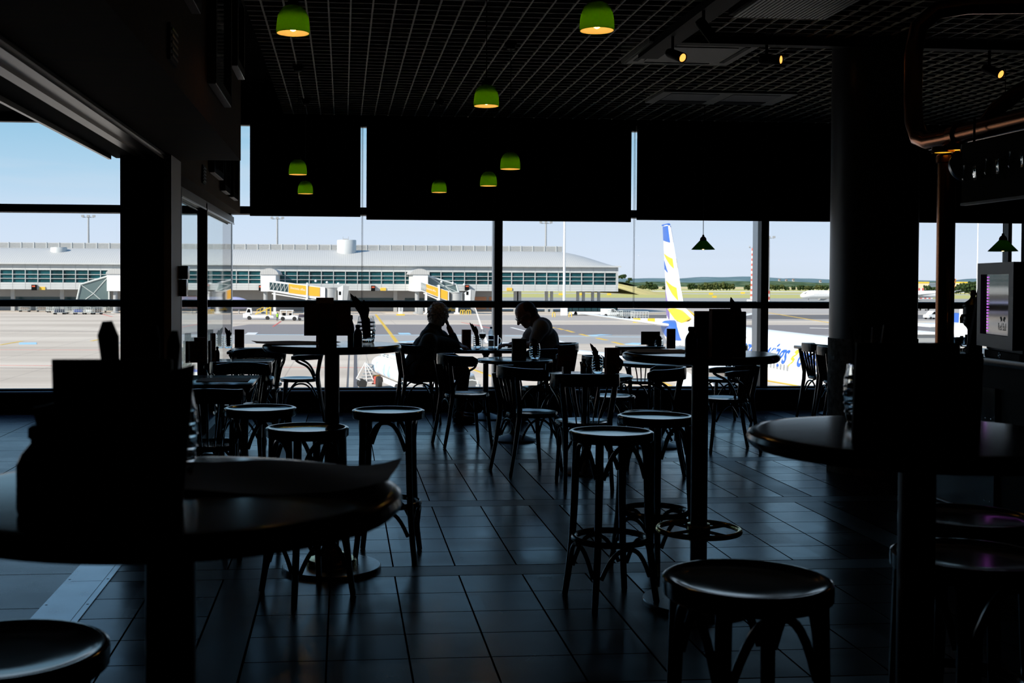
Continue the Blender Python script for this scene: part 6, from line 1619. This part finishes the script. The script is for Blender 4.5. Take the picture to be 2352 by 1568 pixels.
# ------------------------------------------------------------------ other aircraft
def far_plane(px, py, Y, rot, label, sc, side_txt=None, fin='plane', body='plane'):
    c = at(px, py, Y=Y)
    t = thing('airliner', label, 'aircraft', (c.x, Y, GZ), rot)
    MB().loft([[(x*sc, y*sc, z*sc) for x, y, z in fring(*s)] for s in secs]).build('fuselage', body, t, smooth=60)
    for s in (1, -1):
        MB().loft([[(13*sc, s*1.4*sc, 2.8*sc), (16*sc, s*1.4*sc, 3.1*sc), (20*sc, s*1.4*sc, 2.7*sc)], [(21*sc, s*16*sc, 4.2*sc), (22*sc, s*16*sc, 4.3*sc), (23*sc, s*16*sc, 4.2*sc)]]).build('wing', body, t)
        MB().lathe([(.7, 0), (1., .5), (.95, 2.6), (.5, 3.9), (0, 4.)], 20, M=Matrix.Translation((11.5*sc, s*5*sc, 1.7*sc)) @ Matrix.Rotation(PI/2, 4, 'Y') @ Matrix.Scale(sc, 4)).build('engine', body, t)
        w = MB()
        for k in range(34): x = (6+k*.6)*sc; w.box(x-.12*sc, x+.12*sc, s*1.86*sc, s*1.90*sc, 3.45*sc, 3.75*sc)
        w.build('cabin_windows', 'grey', t, smooth=0)
        MB().loft([[(33.6*sc, s*.4*sc, 4.7*sc), (35.5*sc, s*.4*sc, 4.85*sc), (37.4*sc, s*.4*sc, 4.7*sc)], [(37*sc, s*7*sc, 5.6*sc), (37.6*sc, s*7*sc, 5.7*sc), (38.4*sc, s*7*sc, 5.6*sc)]]).build('tailplane', body, t)
        MB().cyl((18*sc, s*2.8*sc, .01), (18*sc, s*2.8*sc, 2.6*sc), .25*sc, n=8).build('gear_leg', 'grey', t)
    MB().cyl((4*sc, 0, .01), (4*sc, 0, 2.*sc), .2*sc, n=8).build('gear_leg', 'grey', t)
    MB().prism([(32*sc, 5*sc), (38*sc, 5*sc), (39.2*sc, 11.5*sc), (37*sc, 11.5*sc)], -.2*sc, .2*sc, 'y').build('fin', fin, t, smooth=0)
    MB().prism([(1.3*sc, 3.75*sc), (2.3*sc, 4.35*sc), (2.9*sc, 4.25*sc), (2.0*sc, 3.65*sc)], -1.25*sc, 1.25*sc, 'y').build('cockpit_windows', 'black', t, smooth=0)
    if side_txt:
        vs, fs = text_mesh(side_txt, 1.3*sc); MB().add([Vector((7.2*sc+v.x, -1.5*sc-(.0 if v.y > .6*sc else .12*sc), 4.35*sc+v.y*.75)) for v in vs], fs).build('lettering', mat('grey_lettering', (.45, .46, .46), .6), t, smooth=0)
    return t
far_plane(1838, 680, 505, .10, 'distant white airliner with small grey lettering, nose left of the column', 1.0, 'vueling')
chk = mat('chequered_fin', (.7, .28, .05), .6); tn = chk.node_tree; ck = tn.nodes.new('ShaderNodeTexChecker'); ck.inputs['Scale'].default_value = .9; ck.inputs[1].default_value = (.75, .30, .05, 1); ck.inputs[2].default_value = (.02, .02, .05, 1)
tq = tn.nodes.new('ShaderNodeTexCoord'); tn.links.new(tq.outputs['Object'], ck.inputs['Vector']); tn.links.new(ck.outputs[0], tn.nodes['Principled BSDF'].inputs['Base Color'])
far_plane(2030, 692, 560, .0, 'distant airliner with chequered orange fin seen either side of the copper pipe', .95, None, chk)
far_plane(578, 676, 296, PI*.96, 'airliner with violet and silver nose by the left boarding bridge', .80, None, 'purple', mat('violet_silver', (.32, .33, .50), .3))

# ------------------------------------------------------------------ small things on and beyond the field
for k, (px, py, lb) in enumerate(((1288, 676, 'left of the tall white pole'), (1333, 676, 'between the pier columns'), (1399, 676, 'under the end of the pier'), (1468, 671, 'left of the aircraft fin, far one'), (1633, 675, 'right of the aircraft fin, far one'), (1641, 682, 'right of the aircraft fin, near one'), (1706, 673, 'left of the striped mast'))):
    p = at(px, py+2.5, z=GZ); s_ = p.y*.0009
    t = thing('taxiway_sign', 'small yellow taxiway sign ' + lb, 'sign', (p.x, p.y, GZ), group='yellow taxiway signs'); MB().box(-s_*2, s_*2, -s_*.3, s_*.3, s_*.4, s_*2.2).build('panel', 'yel', t, smooth=0); MB().box(-s_*1.5, -s_*1.3, -.1, .1, 0, s_*.4).box(s_*1.3, s_*1.5, -.1, .1, 0, s_*.4).build('foot', 'grey', t, smooth=0)
c = at(2117, 684, Y=640)
t = thing('chequered_hut', 'red and white chequered airfield hut right of the column', 'hut', (c.x, 640, GZ))
for k in range(8): MB().box(-4.5+k*1.25, -3.25+k*1.25, -2, 2, 0, 4.2).build('red_panel' if k % 2 == 0 else 'white_panel', 'red' if k % 2 == 0 else 'white', t, smooth=0)
for k in range(4): MB().box(-4+k*1.1, -2.9+k*1.1, -1.6, 1.6, 4.2, 6.).build('white_panel' if k % 2 == 0 else 'red_panel', 'white' if k % 2 == 0 else 'red', t, smooth=0)
def shed(p0, p1, y0, y1, Y, label, m, roof):
    a, b = at(p0, y1, Y=Y), at(p1, y0, Y=Y)
    t = thing('warehouse', label, 'building', ((a.x+b.x)/2, Y, GZ)); w = (b.x-a.x)/2
    MB().box(-w, w, 0, 30, 0, b.z-GZ-2).build('walls', m, t, smooth=0); MB().box(-w-.3, w+.3, -.3, 30.3, b.z-GZ-2, b.z-GZ).build('roof', roof, t, smooth=0)
shed(2095, 2134, 647, 660, 1500, 'distant cream warehouse with yellow roof edge right of the column', mat('cream_wall', (.72, .62, .45), .8), 'yel'); shed(2134.5, 2160, 649, 660, 1500, 'distant dark grey warehouse beside the cream one', mat('slate_wall', (.16, .20, .26), .8), mat('slate_roof', (.2, .24, .3), .8)); shed(2205, 2222, 647, 657, 1700, 'distant small yellow roofed shed behind trees', mat('cream_wall2', (.72, .62, .45), .8), 'yel')
# houses of the far village
for k, (px, py) in enumerate(((1790, 641), (1806, 642), (1822, 641), (1850, 652), (1866, 650), (1884, 644), (1898, 653), (1778, 651))):
    c = at(px, py+1, Y=3330); hz = c.z-GZ; o = MB().box(-2.5, 2.5, -3, 3, 0, hz).prism([(-3, hz), (3, hz), (0, hz+2)], -5.5, 5.5, 'y', mi=1).build('house', [mat('house_wall', (.45, .43, .40), .8), mat('house_roof', (.35, .22, .17), .8)], loc=(c.x, 3330, GZ), smooth=0); tag(o, 'tiny pale house of the distant village on the wooded slope', 'house', 'houses of the distant village')
# trees
leaf = [mat('tree_leaf_dark', (.032, .052, .018), .9, noise=.55, nscale=.35, spec=.05), mat('tree_leaf_olive', (.058, .072, .024), .9, noise=.5, nscale=.4, spec=.05)]
M_['bark'] = mat('bark', (.08, .06, .04), .9)
def tree_proto(seed, w, h, lm, label):
    rnd = random.Random(seed); t = thing('tree', label, 'tree', group='trees on the far side of the airfield')
    m = MB()
    for k in range(64):
        a = rnd.uniform(0, 2*PI); q = rnd.random()**.5; z = rnd.uniform(.22, .85)*h; r = w*.5*(q*(1.05-.5*abs(z/h-.45))); s_ = rnd.uniform(.07, .15)*w
        m.ball((r*math.cos(a), r*math.sin(a), z), (s_, s_, s_*rnd.uniform(.7, 1.)), 9, 6)
    for i, v in enumerate(m.v): v += Vector((rnd.uniform(-1, 1), rnd.uniform(-1, 1), rnd.uniform(-1, 1)))*w*.018
    m.build('crown', lm, t); MB().cyl((0, 0, 0), (0, 0, h*.5), w*.035, w*.02, n=8).build('trunk', 'bark', t)
    return t
TP = [tree_proto(1, 9, 7.5, leaf[0], 'x'), tree_proto(2, 11, 9, leaf[1], 'x'), tree_proto(3, 7, 8.5, leaf[0], 'x')]
lbls = ['dark round bush in the hedge row beyond the runway', 'olive wide bush in the hedge row beyond the runway', 'dark upright tree in the hedge row beyond the runway']
used_ = [0, 0, 0]; rnd = random.Random(12)
def tree(px, py, Y, k, sc, lab=None):
    p = at(px, py, Y=Y); z = max(GZ, p.z) if Y < 1000 else GZ
    l = lab or lbls[k]
    if used_[k] == 0: TP[k].location = (p.x, Y, z); TP[k].scale = (sc,)*3; TP[k]['label'] = l; used_[k] = 1
    else: dup(TP[k], (p.x, Y, z), rnd.uniform(0, 6), l, None, (sc,)*3)
for px, k, sc in ((1588, 0, 1.1), (1607, 1, .75), (1614, 0, .9), (1622, 1, 1.0), (1630, 0, .95), (1638, 1, .95), (1646, 0, 1.), (1654, 1, 1.05), (1662, 2, 1.1), (1669, 0, 1.1), (1676, 1, .9), (1718, 0, .9), (1726, 1, .9), (1741, 0, .8), (1772, 1, .8), (1782, 0, .9), (1791, 1, .8), (1806, 0, .7), (1822, 2, .7), (1838, 0, .9), (1850, 1, .7), (1862, 0, .8), (1880, 1, .8), (1895, 0, .9)): tree(px, 663, 1330, k, sc*1.05)
for px, k, sc in ((1491, 2, 1.1), (1497, 0, .9), (1503, 0, .8), (1476, 1, .6), (1468, 0, .5), (1528, 0, .6)): tree(px, 660, 1330, k, sc*1.15, 'dark bushy tree at the foot of the dry grass bank')
for px, py, sc in ((1423, 640, .35), (1430, 641, .5), (1434, 637, .35), (1447, 646, .4), (1442, 651, .35)): tree(px, py, 900, 0, sc, 'small bush on the dry grass bank behind the pier end')
for px, sc, k in ((2128, .9, 2), (2146, .8, 0), (2196, .9, 0), (2206, 1.0, 2), (2216, 1.15, 2), (2226, 1.1, 0), (2236, 1.3, 2), (2244, 1.2, 0), (2256, 1.2, 2), (2190, .8, 0)): tree(px, 675, 900, k, sc, 'bushy tree behind the copper pipe and beer tap')
# a boarding bridge head close by on the right
t = thing('bridge_cabin', 'grey and white boarding bridge cabin low behind the bar, right of the column', 'bridge', (0, 0, 0))
Y = 95.
MB().prism(poly([(2085, 765), (2150, 767), (2150, 830), (2085, 830)], Y), Y, Y+4, 'y').build('cabin', 'grey', t, smooth=0); MB().prism(poly([(2085, 763), (2163, 763), (2163, 768), (2085, 768)], Y-.3), Y-.3, Y+4.3, 'y').build('roof', 'pw', t, smooth=0)
MB().prism(poly([(2150, 768), (2165, 768), (2165, 830), (2150, 830)], Y), Y+.5, Y+4, 'y').build('white_side', 'pw', t, smooth=0); MB().prism(poly([(2190, 748), (2222, 742), (2222, 830), (2190, 830)], Y), Y+1, Y+4, 'y').build('white_panel', 'pw', t, smooth=0); MB().prism(poly([(2150, 745), (2205, 745), (2205, 750), (2150, 752)], Y), Y+1, Y+4, 'y').build('walkway_roof', 'pw', t, smooth=0)
MB().prism(poly([(2222, 722), (2234, 720), (2234, 760), (2222, 770)], Y), Y+1, Y+4, 'y').build('blue_bellows', 'blue', t, smooth=0)
c = at(2120, 830, Y=Y); MB().box(c.x-2, c.x+2, Y+.5, Y+3.5, GZ, c.z+.2).build('support', 'grey', t, smooth=0)
# standing seams on the pier roof
_m = M_['roofm'].node_tree; _b = _m.nodes['Principled BSDF']
_tc = _m.nodes.new('ShaderNodeTexCoord'); _w = _m.nodes.new('ShaderNodeTexWave'); _w.inputs['Scale'].default_value = .55; _w.inputs['Distortion'].default_value = .4
_r = _m.nodes.new('ShaderNodeValToRGB'); _r.color_ramp.elements[0].color = (.435, .435, .42, 1); _r.color_ramp.elements[1].color = (.495, .495, .475, 1)
_m.links.new(_tc.outputs['Object'], _w.inputs['Vector']); _m.links.new(_w.outputs[0], _r.inputs[0]); _m.links.new(_r.outputs[0], _b.inputs['Base Color'])
